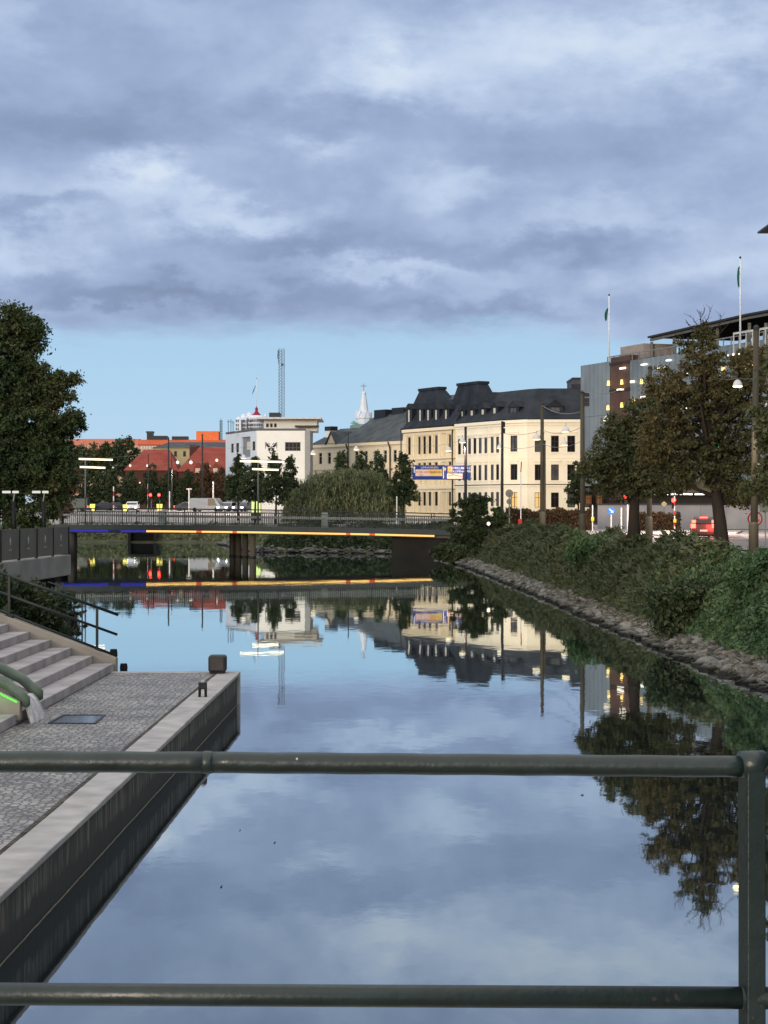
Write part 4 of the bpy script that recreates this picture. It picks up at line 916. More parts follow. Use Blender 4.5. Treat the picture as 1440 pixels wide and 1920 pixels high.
flagpole('white flagpole with limp green flag on the glass building near its left corner', 1142, 554, 678, 15.5, (0,-3,6), (22,45))
flagpole('tall white flagpole with limp dark green flag on the roof terrace', 1388, 484, 640, 18, (0,-1,5), (14,52))
flagpole('thin white flagpole with drooping dark flag above the crimson cap', 481, 710, 768, 8.5, (0,-6,2), (12,28), r=.06, colr='flag_navy')
# --- church spire
cs = thing('church_spire', 'white church spire with small cross behind the grey hipped roof', 'church', P(682,830,7.6)); k = 7.6; p = P(682,0,k); zy = lambda y: H-(y-YH)/k
wsp = mat('spire_white', lin(214,220,230), rough=.6, var=.05); b = MB(); b.lathe([(14/k,GZ),(14/k,zy(786)),(15.5/k,zy(784)),(15/k,zy(774)),(9.5/k,zy(772)),(9/k,zy(770))], (p.x,p.y,0), 8); b.build('belfry', v_m, cs)
b = MB(); b.lathe([(8.8/k,zy(771)),(4.2/k,zy(741)),(4.4/k,zy(740)),(4.4/k,zy(736)),(1.2/k,zy(734))], (p.x,p.y,0), 8); b.build('spire', wsp, cs)
b = MB()
for i in range(8):
    t_ = 2*math.pi*(i+.5)/8; c_ = Vector((p.x+math.cos(t_)*14.2/k,p.y+math.sin(t_)*14.2/k,0)); tt = Vector((-math.sin(t_),math.cos(t_),0))*.62
    a_ = c_-tt+Vector((0,0,zy(785))); d_ = c_+tt+Vector((0,0,zy(785))); e2 = c_+Vector((0,0,zy(770))); b.tube([a_,e2],.14,5); b.tube([d_,e2],.14,5)
b.build('gable_ring', wsp, cs)
b = MB(); q_ = P(683,0,k); b.box(p.x-.09,p.x+.09,p.y-.09,p.y+.09,zy(735),zy(719)); b.box(p.x-.75,p.x+.75,p.y-.08,p.y+.08,zy(724.5),zy(723)); b.build('cross', mat('cross_copper', lin(150,128,120), rough=.5), cs)
b = MB(); b.lathe([(.9,zy(795)),(.1,zy(790))], (p.x-2.4,p.y-3,0), 8); b.lathe([(26/k,GZ),(26/k,zy(798)),(2,zy(792))], (p.x,p.y+1,0), 8); b.build('nave_roof', mat('copper_green', lin(110,140,134), rough=.6), cs)
# --- glass parking house on the right
gb = thing('glass_parking_house', 'grey translucent glass clad parking house with lit brown stair bays and roof terrace', 'building', (32,215,GZ))
GA, GB = (24.55,240.0), (43.5,186.0); fg = Fac(GA,GB)
def glass_mat():
    m, nt, out = newmat('mesh_glass'); N = nt.nodes.new; L = nt.links.new
    tc = N('ShaderNodeTexCoord'); sp = N('ShaderNodeSeparateXYZ'); L(tc.outputs['Object'], sp.inputs[0])
    a = N('ShaderNodeMath'); a.operation = 'MULTIPLY'; L(sp.outputs[1], a.inputs[0]); a.inputs[1].default_value = .9
    f_ = N('ShaderNodeMath'); f_.operation = 'FRACT'; L(a.outputs[0], f_.inputs[0])
    no = N('ShaderNodeTexNoise'); no.inputs['Scale'].default_value = .25; no.inputs['Detail'].default_value = 3; L(tc.outputs['Object'], no.inputs['Vector'])
    ad = N('ShaderNodeMath'); ad.operation = 'MULTIPLY_ADD'; L(f_.outputs[0], ad.inputs[0]); ad.inputs[1].default_value = .25; L(no.outputs['Fac'], ad.inputs[2])
    rp = N('ShaderNodeValToRGB'); e = rp.color_ramp.elements; e[0].position = .3; e[0].color = (*lin(84,91,95),1); e[1].position = .9; e[1].color = (*lin(126,134,138),1); L(ad.outputs[0], rp.inputs[0])
    b_ = N('ShaderNodeBsdfPrincipled'); b_.inputs['Roughness'].default_value = .35; b_.inputs['Specular IOR Level'].default_value = .6; L(rp.outputs[0], b_.inputs['Base Color']); L(b_.outputs[0], out.inputs[0]); return m
gm = glass_mat(); gbr = mat('brown_cladding', lin(70,50,42), rough=.6, col2=lin(96,68,56), scale=.4); gint = mat('garage_inside', lin(44,38,34), rough=.9)
gzt = lambda px, py: fg.uz(px,py)[1]
tzL = gzt(1100,684); tzR = gzt(1180,662)
uS = fg.uz(1144,700)[0]; uS2 = fg.uz(1181,700)[0]; uP = fg.uz(1137,700)[0]
flz = [GZ+2.9+i*3.25 for i in range(6)]
# core
b = fg.mb(); b.box(0,fg.L,1.2,26,GZ,tzL-.1); b.build('core', gint, gb)
b = fg.mb(); b.box(0,.06,.2,26,GZ+3,tzL); b.build('end_wall', gm, gb)
# panels
def panel_row(u0, u1, z0, z1, n, nm='glass_panel'):
    for i in range(n):
        a = u0+(u1-u0)*i/n; c = u0+(u1-u0)*(i+1)/n; b = fg.mb(); b.box(a+.02,c-.02,0,.05,z0+.02,z1-.02); b.build(nm, gm, gb)
zs = [GZ+4.6, GZ+9.0, GZ+13.2, tzL]
for z0_, z1_ in zip(zs[:-1], zs[1:]): panel_row(.08, uS-.06, z0_, z1_, 2)
for z0_, z1_ in zip(zs[:-1], zs[1:-1]+[tzR-.9]): panel_row(uS2+.06, fg.L, z0_, z1_, 7)
b = fg.mb(); b.box(uS,uS2,.05,1.1,GZ+3,tzR-.2); b.build('stair_bay', gbr, gb)
b = fg.mb()
for z in flz: b.box(uS-.02,uS2+.02,-.12,.04,z,z+.28)
b.build('stair_slab', mat('slab_dark', lin(54,44,40), rough=.8), gb)
b = fg.mb(); b.box(uP,fg.L,.10,.22,tzR-.12,tzR)
n_ = 30
for i in range(n_+1): u = uP+(fg.L-uP)*i/n_; b.box(u-.05,u+.05,.11,.21,tzR-1.0,tzR-.12)
b.build('parapet_rail', mat('parapet_grey', lin(120,122,124), rough=.6), gb)
lampw = emit('garage_lamp', (1,.90,.74), 2.6); lampy = emit('stair_lamp', (1,.66,.20), 2.4); lampo = emit('orange_lamp', (1,.42,.08), 4.0)
for px, py, w_, h_, m_ in ((1167,691,9,3,lampw),(1163,731,11,3,lampw),(1207,684,9,2.5,lampw),(1253,676,7,2.5,lampw),(1291,742,9,4,lampw),(1304,701,6,4,lampw),(1285,701,5,3,lampw),(1245,754,10,4,lampw),(1258,762,12,5,lampw),(1233,758,5,4,lampw),(1246,690,4,3,lampw),(1338,706,10,4,lampw),(1345,703,6,5,lampw),(1330,720,5,3,lampw),(1390,697,9,2.5,lampw),(1402,741,3,3,lampw),(1305,745,3,6,lampw),(1282,766,8,3,lampw),(1234,690,5,3,lampw),(1205,745,6,3,lampw),(1185,716,5,4,lampw)):
    u0,u1,z0,z1 = fg.rect(px-w_/2,py-h_/2,px+w_/2,py+h_/2,-.2); b = fg.mb(); b.box(u0,u1,-.28,-.06,z0,z1); b.build('ceiling_lamp', m_, gb)
for px, py in ((1140,719),(1165,717),(1165,760),(1139,765),(1202,716),(1323,740),(1355,691),(1288,893),(1319,892),(1187,752)):
    u0,u1,z0,z1 = fg.rect(px-1.7,py-5,px+1.7,py+4,-.2); b = fg.mb(); b.extr([(u0,z0),(u1,z0),((u0+u1)/2+.1,z1),((u0+u1)/2-.1,z1)], -.24, -.06); b.build('uplight', lampy, gb)
for px, py in ((1402,682),(1397,690),(1408,688),(1400,686)): u0,u1,z0,z1 = fg.rect(px-4,py-3,px+4,py+3,-.2); b = fg.mb(); b.box(u0,u1,-.25,-.06,z0,z1); b.build('orange_light', lampo, gb)
# ground-floor strip lights above the dark ramp openings
for xa, xb in ((1223,1248),(1252,1290),(1293,1297),(1304,1330)): u0,u1,z0,z1 = fg.rect(xa,925.5,xb,928,-.3); b = fg.mb(); b.box(u0,u1,-.4,-.2,z0,z1); b.build('strip_light', emit('strip_lamp', (1,.95,.88), 3.0), gb)
u0,u1,z0,z1 = fg.rect(1200,900,1500,925,-.1); b = fg.mb(); b.box(u0,u1,-.15,.0,z0,z0+1.2); b.build('fascia', mat('fascia_olive', lin(80,72,50), rough=.7), gb)
for px in (1099,1119): 
    u0,u1,z0,z1 = fg.rect(px,928,px+9,946,-.1); window(fg, (u0,u1,z0,z1), gb, dark_fr, gl_orange, dep=-.16, bars=2, name='shop_window', fw=.12)
# roof terrace canopy
def gw(px, py, off): u, z = fg.uz(px,py,off); return fg.w(u, off, z)
cst = mat('canopy_steel', lin(110,108,100), rough=.5, metal=.3); cdk = mat('canopy_deck', lin(46,44,44), rough=.7)
b = MB(); A0, A1 = gw(1214,634,2), gw(1398,592,2); A2 = gw(1500,592,2)
B0 = A0+fg.i*12; B1 = A1+fg.i*12; 
for o_, th, m_, nm in ((.0,.22,cdk,'canopy_roof'),(-.34,.28,cst,'canopy_beam')):
    b = MB(); vs = []; off_ = 0 if nm == 'canopy_roof' else .3
    for q_ in (A0,A1,A1+fg.d*9): 
        for dd in (off_, 12 if nm == 'canopy_roof' else .6): vs += [q_+fg.i*dd+Vector((0,0,o_)), q_+fg.i*dd+Vector((0,0,o_+th))]
    fs = []
    for i in range(2):
        o = i*4; fs += [(o,o+4,o+5,o+1),(o+2,o+3,o+7,o+6),(o+1,o+5,o+7,o+3),(o,o+2,o+6,o+4)]
    fs += [(0,1,3,2),(8,10,11,9)]; b.add(vs, fs); b.build(nm, m_, gb)
b = MB()
for px, py in ((1222,638),(1264,630),(1300,622),(1345,612),(1405,602),(1436,602)): q_ = gw(px,py,2.6); b.bar((q_.x,q_.y,tzL),(q_.x,q_.y,q_.z-.2),.3,.3)
b.build('canopy_post', cst, gb)
b = fg.mb(); u0,u1,z0,z1 = fg.rect(1180,648,1205,670,1.5); b.box(u0-2.6,u1,1.6,6,tzL-.5,z1); b.build('stair_head', mat('stair_head', lin(150,140,134), rough=.8), gb)
b = fg.mb(); u0 = fg.uz(1376,630)[0]; z_ = fg.uz(1400,622)[1]; b.box(u0,fg.L,-.1,.0,z_-.1,z_+.12); 
for i in range(8): b.box(u0+i*1.3,u0+i*1.3+.1,-.1,-.002,z_-2.2,z_-.1)
b.build('terrace_rail', mat('terrace_white', lin(190,190,188), rough=.5), gb)
b = fg.mb(); b.box(u0,fg.L,.0,.12,z_-4.5,z_-2.2); b.build('terrace_fascia', mat('terrace_red', lin(92,48,40), rough=.7), gb)
for i in range(7): b = fg.mb(); b.box(u0-1.2+i*1.25,u0-1.0+i*1.25,-.2,-.1,z_-2.3,z_-2.1); b.build('terrace_bulb', lampw, gb)
# dark block between the two
db = thing('dark_block', 'small dark grey rooftop block between the slate roof and the glass building', 'building', P(1080,800,13)); 
b = MB(); a, c = P(1074,711,12.6), P(1090,711,12.6); b.box(a.x,c.x+2,a.y,a.y+9,GZ,a.z); b.build('wall', mat('dark_clad', lin(70,72,78), rough=.7), db); b = MB(); b.box(a.x-.1,c.x+2.1,a.y-.1,a.y+9.1,a.z+.003,a.z+.25); b.build('roof', metal_k, db)
# near dark building whose eave corner shows at the right edge
nb = thing('dark_eaved_building', 'dark building at the right edge of which only a projecting roof corner shows', 'building', (34,60,GZ)); k = 25.7; a = P(1420,438,k)
b = MB(); b.box(a.x+1.6,a.x+16,a.y-42,a.y-1.6,GZ,a.z); b.build('wall', mat('brown_brick', lin(88,70,60), rough=.9, scale=.8), nb)
b = MB(); b.prism([(a.x,a.y),(a.x,a.y-44),(a.x+18,a.y-44),(a.x+18,a.y)], a.z+.002, a.z+.12); b.frustum([(a.x,a.y),(a.x,a.y-44),(a.x+18,a.y-44),(a.x+18,a.y)], a.z+.122, [(a.x+5,a.y-6),(a.x+5,a.y-38),(a.x+13,a.y-38),(a.x+13,a.y-6)], a.z+3.4); b.build('roof', metal_k, nb)
# --- red roofed houses and the far blocks on the left
red = slate('red_tiles', lin(124,56,48), lin(150,74,62), .4); brick = mat('red_brick', lin(74,46,38), rough=.9, scale=1); ochre = mat('ochre_render', lin(176,158,120), rough=.9, scale=.4)
def hiphouse(name, lb, cat, k, xe0, xe1, ye, xr0, xr1, yr, dep, wm, rmat):
    t = thing(name, lb, cat, P((xe0+xe1)/2,ye,k)); a, c = P(xe0,ye,k), P(xe1,ye,k); r0, r1 = P(xr0,yr,k), P(xr1,yr,k); D = F/k; sc = 1+dep/2/D
    b = MB(); b.box(a.x+.3,c.x-.3,D+.3,D+dep-.3,GZ,a.z); b.build('wall', wm, t)
    b = MB(); b.add([(a.x,D,a.z+.004),(c.x,D,a.z+.004),(c.x,D+dep,a.z+.004),(a.x,D+dep,a.z+.004),(r0.x*sc,D+dep/2,H+(r0.z-H)*sc),(r1.x*sc,D+dep/2,H+(r1.z-H)*sc)], [(3,2,1,0),(0,1,5,4),(1,2,5),(2,3,4,5),(3,0,4)]); rr = b.build('roof', rmat, t)
    return t, rr
t, rr = hiphouse('red_roofed_house','house with steep red tiled hip roof and dark louvre vent behind the street trees','house',10.6,231,334,882,270,318,843,12,brick,red)
b = MB(); p = P(301,858,10.5); b.box(p.x-.5,p.x+.5,p.y+1.5,p.y+4,p.z-.7,p.z+.6); b.build('louvre_vent', mat('vent_brown', lin(70,34,34), rough=.8), rr)
t, rr = hiphouse('red_roofed_house','taller red tiled house with small dormers beside the white building','house',10.9,331,470,884,374,440,838,14,brick,red)
for px in (371,404): 
    p = P(px,878,10.9); b = MB(); b.extr([(p.x-.75,p.z-.9),(p.x+.75,p.z-.9),(p.x+.75,p.z),(p.x,p.z+.9),(p.x-.75,p.z)], p.y-.3, p.y+3); d_ = b.build('dormer', red, rr); b = MB(); b.box(p.x-.4,p.x+.4,p.y-.36,p.y-.31,p.z-.8,p.z); b.build('pane', gl_soft, d_)
b = MB(); p = P(360,843,10.6); b.box(p.x-.85,p.x+.85,p.y+4,p.y+6,p.z-2,p.z+.9); b.build('chimney', brick, rr)
t, rr = hiphouse('ochre_house','ochre house with low blue grey hip roof behind the red roofs','house',9.0,283,420,840,318,440,829,16,ochre,slate_g)
fo2 = Fac((P(283,0,9).x+.3,F/9+.3),(P(420,0,9).x-.3,F/9+.3))
for px in (329,346,362): o = fo2.rect(px-2.5,846,px+2.5,856); b = fo2.mb(); b.box(o[0],o[1],-.05,-.005,o[2],o[3]); b.build('window', gl_d, t)
k = 7.0; ft = Fac((P(120,0,k).x,F/k),(P(440,0,k).x,F/k)); ab = thing('apartment_block','long far apartment block with orange roof band and white windows','apartment block',P(290,900,k))
orange = mat('orange_tiles', lin(190,84,50), rough=.8, col2=lin(206,100,62), scale=.3); 
b = ft.mb(); b.box(0,ft.L,0,12,GZ,ft.uz(290,835)[1]); b.build('wall', mat('pale_brick', lin(196,160,138), rough=.9), ab)
b = ft.mb(); z0_, z1_ = ft.uz(290,834)[1], ft.uz(290,823.5)[1]; b.extrx([(-.5,z0_),(12.5,z0_),(8,z1_),(4,z1_)], ft.uz(258,830)[0], ft.L); ro = b.build('roof', orange, ab)
b = ft.mb(); z2_ = ft.uz(200,822)[1]; b.extrx([(-.5,z0_-1),(12.5,z0_-1),(8,z2_),(4,z2_)], 0, ft.uz(258,830)[0]-.05); b.build('roof', mat('pink_tiles', lin(184,112,92), rough=.85), ab)
for x0,x1,y0,y1 in ((275,286,809,824),(286,313,817,824),(322,352,818,824)): u0,u1,a,c = ft.rect(x0,y0,x1,y1,4); b = ft.mb(); b.box(u0,u1,4.2,7,a,c); b.build('chimney', metal_k, ro)
u0,u1,a,c = ft.rect(273.5,808.5,287,811.5,4); b = ft.mb(); b.box(u0,u1,4,7.2,a,c); b.build('chimney_cap', steel, ro)
u0,u1,a,c = ft.rect(368,808.5,410,826,3.8); b = ft.mb(); b.box(u0,u1,3.6,7.5,a,c); b.build('roof_cabin', mat('cabin_orange', lin(226,118,66), rough=.7), ro)
for i in range(11): u0,u1,a,c = ft.rect(264+i*5.2,836,267+i*5.2,842); b = ft.mb(); b.box(u0,u1,-.08,-.005,a,c); b.build('window', mat('pale_blind', lin(210,206,200), rough=.6), ab)
lt = thing('lattice_tower', 'small dark lattice antenna beside the orange roof cabin', 'antenna', P(414.5,830,7.6)); k = 7.6; b = MB()
for x in (412.7,416.3): b.tube([P(x,826,k),P(x,788,k)], .09, 5)
for i in range(8): b.tube([P(412.7,824-i*4.6,k),P(416.3,822-i*4.6,k)], .08, 4); b.tube([P(416.3,824-i*4.6,k),P(412.7,819.4-i*4.6,k)], .06, 4)
b.build('lattice', pipe_m, lt); b = MB(); b.tube([P(414.5,788,k),P(414.5,784,k)], .06, 4); b.build('tip', pipe_m, lt)
# concrete wall across the right-hand street
k = 19.6; cwl = thing('retaining_wall', 'long pale concrete wall across the street behind the red lit car', 'wall', P(1280,992,k))
wcm = mat('street_wall_concrete', lin(136,132,134), rough=.9, col2=lin(166,160,160), scale=.35, bump=.15)
a, c = P(1121,947,k), P(1700,947,k); n_ = 12
for i in range(n_):
    x0_ = a.x+(c.x-a.x)*i/n_; x1_ = a.x+(c.x-a.x)*(i+1)/n_; b = MB(); b.box(x0_+.01,x1_-.01,F/k,F/k+.4,GZ,a.z); b.build('wall_panel', wcm, cwl)
b = MB(); b.box(a.x,c.x,F/k-.06,F/k+.46,a.z+.003,a.z+.14); b.build('coping', mat('coping_dark', lin(70,66,66), rough=.8), cwl)
# low grey roadside plinth under the cream building
gr_ = MB()
# ================================================================== trees and shrubs
bark = mat('bark', lin(38,31,27), rough=.95, col2=lin(56,47,40), scale=4, bump=.6, stretch=(1,1,.25)); bark_d = mat('bark_dark', lin(40,36,32), rough=.95, scale=3, bump=.3)
g_dark = leafmat('leaf_dark', lin(34,44,30), lin(48,60,38), lin(70,74,44)); g_left = leafmat('leaf_left', lin(40,54,36), lin(58,72,44), lin(92,80,50), .25)
g_aut = leafmat('leaf_autumn', lin(50,58,38), lin(68,72,46), lin(90,80,52), .3); g_aut2 = leafmat('leaf_autumn_brown', lin(52,56,36), lin(72,70,44), lin(100,82,52), .3)
g_mid = leafmat('leaf_mid', lin(38,50,34), lin(54,66,44), lin(78,82,54)); g_brown = leafmat('leaf_brown', lin(54,46,36), lin(78,60,44), lin(98,74,48))
g_wil = leafmat('leaf_willow', lin(66,72,50), lin(92,98,70), lin(118,120,88), .3); g_ivy = leafmat('leaf_ivy', lin(42,62,40), lin(62,84,54), lin(98,112,76), .5)
g_gr = leafmat('grass_blades', lin(48,56,38), lin(60,67,45), lin(76,78,55), .25)
# big left tree
k = 27.; D = F/k; c = lambda px, py, rx, ry, rd=None, kk=k: ((*P(px,py,kk),), (rx/kk, (rd or rx)/kk, ry/kk))
def E(px, py, rx, ry, kk, dy=0.0, rd=None):
    p = P(px,py,kk); return ((p.x,p.y+dy,p.z), (rx/kk,(rd or min(rx,ry))/kk,ry/kk))
make_tree('broadleaf_tree','huge dark green broadleaf tree towering over the left bank',(P(18,1010,k).x,D,GZ),P(0,640,k),
    [E(-30,640,80,75,k),E(45,630,38,34,k),E(10,602,44,30,k),E(62,612,22,18,k),E(0,700,95,80,k),E(60,735,70,48,k),E(112,722,42,26,k),E(40,800,110,70,k),E(120,795,46,26,k),E(70,870,80,60,k),E(-30,860,110,90,k),E(20,950,95,40,k),E(100,900,34,46,k)],
    900, 190000, .55, .145, g_left, bark_d, .42, limbs=40)
make_tree('small_tree','narrow rusty brown tree between the big left tree and the bridge',(P(116,990,21).x,F/21,GZ),P(122,860,21),[E(122,900,22,40,21),E(108,940,26,28,21)],60,8000,.5,.2,g_brown,bark_d,.12,limbs=10)
# right-hand roadside trees
kA = 44.6; DA = F/kA
make_tree('roadside_tree','leafy roadside tree with olive brown crown left of the grey street pole',(P(1190,1050,kA).x,DA,GZ),P(1205,800,kA),
    [E(1190,850,95,50,kA),E(1140,885,60,40,kA),E(1225,790,66,50,kA),E(1160,800,34,30,kA),E(1240,890,70,46,kA),E(1180,915,60,22,kA),E(1110,880,26,22,kA)],
    760, 47000, .25, .08, g_aut, bark, .30, 'roadside trees', limbs=40, flat=.55, trunk_pts=[P(1189,1055,kA),P(1189,960,kA),P(1193,890,kA),P(1210,790,kA)])
kB = 50.; DB = F/kB
tw = []
for a, c_ in (((1314,640),(1312,582)),((1313,625),(1293,590)),((1314,622),(1336,572)),((1290,660),(1275,620)),((1330,650),(1346,604)),((1312,600),(1322,577)),((1283,640),(1264,628)),((1335,640),(1372,600)),((1300,620),(1285,603)),((1345,620),(1352,590))): tw.append((P(a[0],a[1],kB), P(c_[0],c_[1],kB)))
make_tree('roadside_tree','tall roadside tree with bare twigs on top in front of the red lit car',(P(1352,1065,kB).x,DB,GZ),P(1318,600,kB),
    [E(1310,665,46,48,kB),E(1300,740,92,60,kB),E(1250,720,40,40,kB),E(1270,815,90,56,kB),E(1370,720,72,60,kB),E(1400,800,80,70,kB),E(1330,870,90,44,kB),E(1390,900,70,50,kB),E(1420,680,44,40,kB),E(1240,870,60,40,kB),E(1318,625,18,22,kB)],
    950, 50000, .24, .078, g_aut2, bark, .30, 'roadside trees', limbs=60, flat=.55, trunk_pts=[P(1356,1068,kB),P(1350,980,kB),P(1338,880,kB),P(1322,760,kB),P(1316,640,kB)], twigs=tw, shell=.5)
kC = 62.; make_tree('roadside_tree','nearest roadside tree with green crown cut off by the right edge',(P(1530,1100,kC).x,F/kC,GZ),P(1500,760,kC),
    [E(1500,800,90,90,kC),E(1450,830,46,60,kC),E(1520,700,80,80,kC),E(1440,900,44,40,kC)], 120, 22000, .3, .10, g_aut, bark, .24, 'roadside trees', limbs=20)
# spreading dark tree by the right end of the bridge (layered boughs)
kS = 27.; ee = [E(895,935,24,10,kS),E(880,945,36,9,kS),E(905,958,40,10,kS),E(866,962,24,8,kS),E(890,975,52,11,kS),E(925,985,30,14,kS),E(880,995,44,12,kS),E(900,1012,48,14,kS),E(912,1030,36,14,kS),E(935,965,18,16,kS),E(862,1005,26,10,kS)]
make_tree('layered_tree','dark tree with layered drooping boughs at the right end of the bridge',(P(905,1040,kS).x,F/kS,.9),P(895,930,kS),ee,240,26000,.22,.13,g_dark,bark_d,.14,limbs=30,flat=.4,shell=.2,aspect=1.8)
# willow
kW = 15.5; base = P(640,965,kW); wt = thing('weeping_willow','wide grey green weeping willow beyond the bridge','tree',(base.x,F/kW,GZ-.2))
pts = []; 
for cx_, cy_, rx_, ry_, n_ in ((640,940,92,76,900),(610,930,60,62,420),(690,925,52,60,420),(570,945,38,52,260),(735,930,22,38,130),(640,905,70,42,420)):
    for _ in range(n_):
        d_ = rng.normal(size=3); d_[2] = abs(d_[2])*.9+.05; d_ /= np.linalg.norm(d_); q_ = .75+.3*rng.random()
        cxyz = P(cx_,cy_+14,kW); s_ = np.array(cxyz)+d_*np.array([rx_/kW,rx_/kW*.8,ry_/kW])*q_
        ln = min(rng.uniform(1.2,4.2), max(.4, s_[2]-GZ-.3)); m_ = int(10+ln*10); t_ = rng.random(m_)
        out_ = np.array([d_[0],d_[1],0])*.35
        pts.append(s_+out_*t_[:,None]+np.stack([rng.normal(size=m_)*.12,rng.normal(size=m_)*.12,-t_*ln],1))
pts = np.vstack(pts); leaf_mesh('crown', pts, np.full(len(pts),.11), g_wil, wt, aspect=3.6, droop=(0,0,-1))
b = MB(); b.tube([base, base+Vector((.2,0,2.5)), base+Vector((.1,0,5.2))], [.5,.4,.2], 10)
for i in range(10): a_ = 6.28*i/10; b.tube([base+Vector((.2,0,2.2)), base+Vector((math.cos(a_)*2,math.sin(a_)*1.5,4.6)), base+Vector((math.cos(a_)*3.8,math.sin(a_)*2.8,4.4))], [.2,.12,.05], 6)
b.build('trunk', bark_d, wt, smooth=True)
# pyramidal street trees right of the far lamp and behind the willow
def street_tree(lb, px, yt, yb, w, k, m, grp, n=7000):
    e = []; h_ = yb-yt
    for t_, f_ in ((.14,.28),(.3,.5),(.5,.8),(.68,1.0),(.85,.92)): e.append(E(px+random.uniform(-2,2), yt+h_*t_, w*f_, h_*.17, k))
    e.append(E(px, yt+h_*.06, w*.14, h_*.08, k))
    make_tree('street_tree', lb, (P(px,0,k).x,F/k,GZ), P(px,yt+h_*.2,k), e, 150, n, .36, .18, m, bark_d, .13, grp, limbs=12)
grpA = 'pyramidal street trees near the willow'
for px, yt, yb, w, k_, m_, lb in ((446,852,940,30,15,g_dark,'dark pyramidal street tree just left of the tube lamp in front of the white building'),(478,858,942,30,15.5,g_dark,'dark street tree directly behind the pole of the tube lamp'),
    (517,848,945,34,16,g_dark,'tallest dark street tree below the large window of the white building'),(545,856,950,24,15,g_mid,'slim street tree touching the left flank of the willow'),
    (640,846,930,26,14,g_mid,'small pointed street tree peeping over the middle of the willow'),(676,848,930,28,14,g_mid,'pointed street tree below the twin black chimneys behind the willow'),(708,846,935,30,14.3,g_mid,'street tree peeping over the right shoulder of the willow'),
    (756,846,948,32,16.5,g_dark,'dark street tree between the willow and the blue road sign')):
    street_tree(lb, px, yt, yb, w, k_, m_, grpA)
grpB = 'street trees lining the far square'
for i, (px, yt, m_, lb) in enumerate(((152,876,g_mid,'street tree under the left pair of glowing tubes'),(185,880,g_mid,'second street tree right of the big left tree'),(214,876,g_mid,'street tree behind the white and red striped post'),(246,884,g_mid,'low street tree left of the red traffic lights'),(283,872,g_dark,'street tree right above the red traffic lights'),
    (318,880,g_dark,'street tree in front of the red louvred roof'),(352,884,g_dark,'dark street tree between the two red roofs'),(384,868,g_brown,'rusty brown street tree below the taller red roof'),(414,878,g_brown,'brown street tree left of the white flat roofed building'))):
    street_tree(lb, px, yt, 948, 31, 11.7, m_, grpB, 9000)
for px, yt, yb, w, lb in ((182,822,890,34,'far tree crown in front of the pink roof band'),(232,812,890,36,'taller far tree left of the orange roof'),(205,835,900,40,'broad far tree behind the glowing tubes'),(155,830,900,26,'far tree touching the edge of the big left tree')):
    make_tree('park_tree', lb, (P(px,0,9.4).x,F/9.4,GZ), P(px,yt+15,9.4), [E(px,yt+(yb-yt)*.35,w*.8,(yb-yt)*.3,9.4),E(px+6,yt+(yb-yt)*.65,w,(yb-yt)*.3,9.4),E(px-8,yt+(yb-yt)*.6,w*.8,(yb-yt)*.32,9.4)], 70, 5000, .8, .34, g_mid if px != 182 else g_aut, bark_d, .2, 'far trees by the orange roof', limbs=8)
make_tree('street_tree','dark little tree at the foot of the cream corner building',(P(1084,0,15).x,F/15,GZ),P(1084,870,15),[E(1084,900,16,34,15),E(1080,925,20,20,15)],40,5000,.4,.2,g_dark,bark_d,.12,limbs=8)
# hedges along the right-hand street
def hedge(lb, x0, x1, yt, yb, k, m, n, dep=1.6, leaf=.13):
    a, c_ = P(x0,yt,k), P(x1,yt,k); D = F/k; q = rng.random((n,3)); top = a.z+ (rng.random(n)-.5)*.3
    zt = (a.z-GZ)*(.92+.12*np.sin(q[:,0]*23)*np.cos(q[:,0]*9.7))
    face = rng.integers(0,3,n); y = np.where(face==0, rng.random(n)*.35, q[:,1]*dep); z = np.where(face==1, zt+rng.normal(size=n)*.1, zt*q[:,2])
    x = a.x+(c_.x-a.x)*q[:,0]; pts = np.stack([x+rng.normal(size=n)*.05,D+y+rng.normal(size=n)*.07,GZ+z],1)
    t = thing('hedge', lb, 'hedge', ((a.x+c_.x)/2,D,GZ)); leaf_mesh('foliage', pts, np.full(n,leaf), m, t, aspect=1.4)
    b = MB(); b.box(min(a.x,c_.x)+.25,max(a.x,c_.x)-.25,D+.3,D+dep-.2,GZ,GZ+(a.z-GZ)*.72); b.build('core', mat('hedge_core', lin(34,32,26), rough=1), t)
hedge('clipped brown green hedge in front of the cream corner building', 948, 1112, 957, 990, 20.5, g_brown, 16000)
hedge('low hedge along the foot of the pale concrete wall', 1188, 1276, 964, 994, 20.8, g_brown, 8000)
# bank vegetation on the right: long grass and scrub, then ivy nearer the camera
def cover(name, i0, i1, n, t0, t1, hmax, leaf, m, ymin=0, ymax=1e9, aspect=1.6, hb=.15, droop=None):
    xy, z, t = bank_point(i0,i1,n*2,t0,t1); ok = (xy[:,1] > ymin)&(xy[:,1] < ymax); xy, z, t = xy[ok][:n], z[ok][:n], t[ok][:n]
    ph = np.sin(xy[:,1]*.55)*np.cos(xy[:,0]*1.3+xy[:,1]*.23)+.6*np.sin(xy[:,1]*1.7+xy[:,0]*2.1)+.35*np.sin(xy[:,1]*4.3+xy[:,0]*5)
    hh = hmax*np.clip(.55+.28*ph,.12,1.2)*np.clip((t-t0)/.22,.18,1)
    h_ = hh*(1-rng.random(len(t))**2*.85)
    pts = np.stack([xy[:,0],xy[:,1],z+h_+hb*rng.random(len(t))],1)
    o = leaf_mesh(name, pts, np.full(len(pts),leaf), m, None, aspect=aspect, up=.5, droop=droop); return struct(o, 'stuff')
cover('scrub_cover', 3, 8, 62000, .27, 1.18, 1.25, .12, g_gr, ymin=64, aspect=2.6, droop=(-.7,-.3,.6))
cover('scrub_cover', 3, 8, 26000, .40, 1.15, 1.3, .12, g_mid, ymin=62)
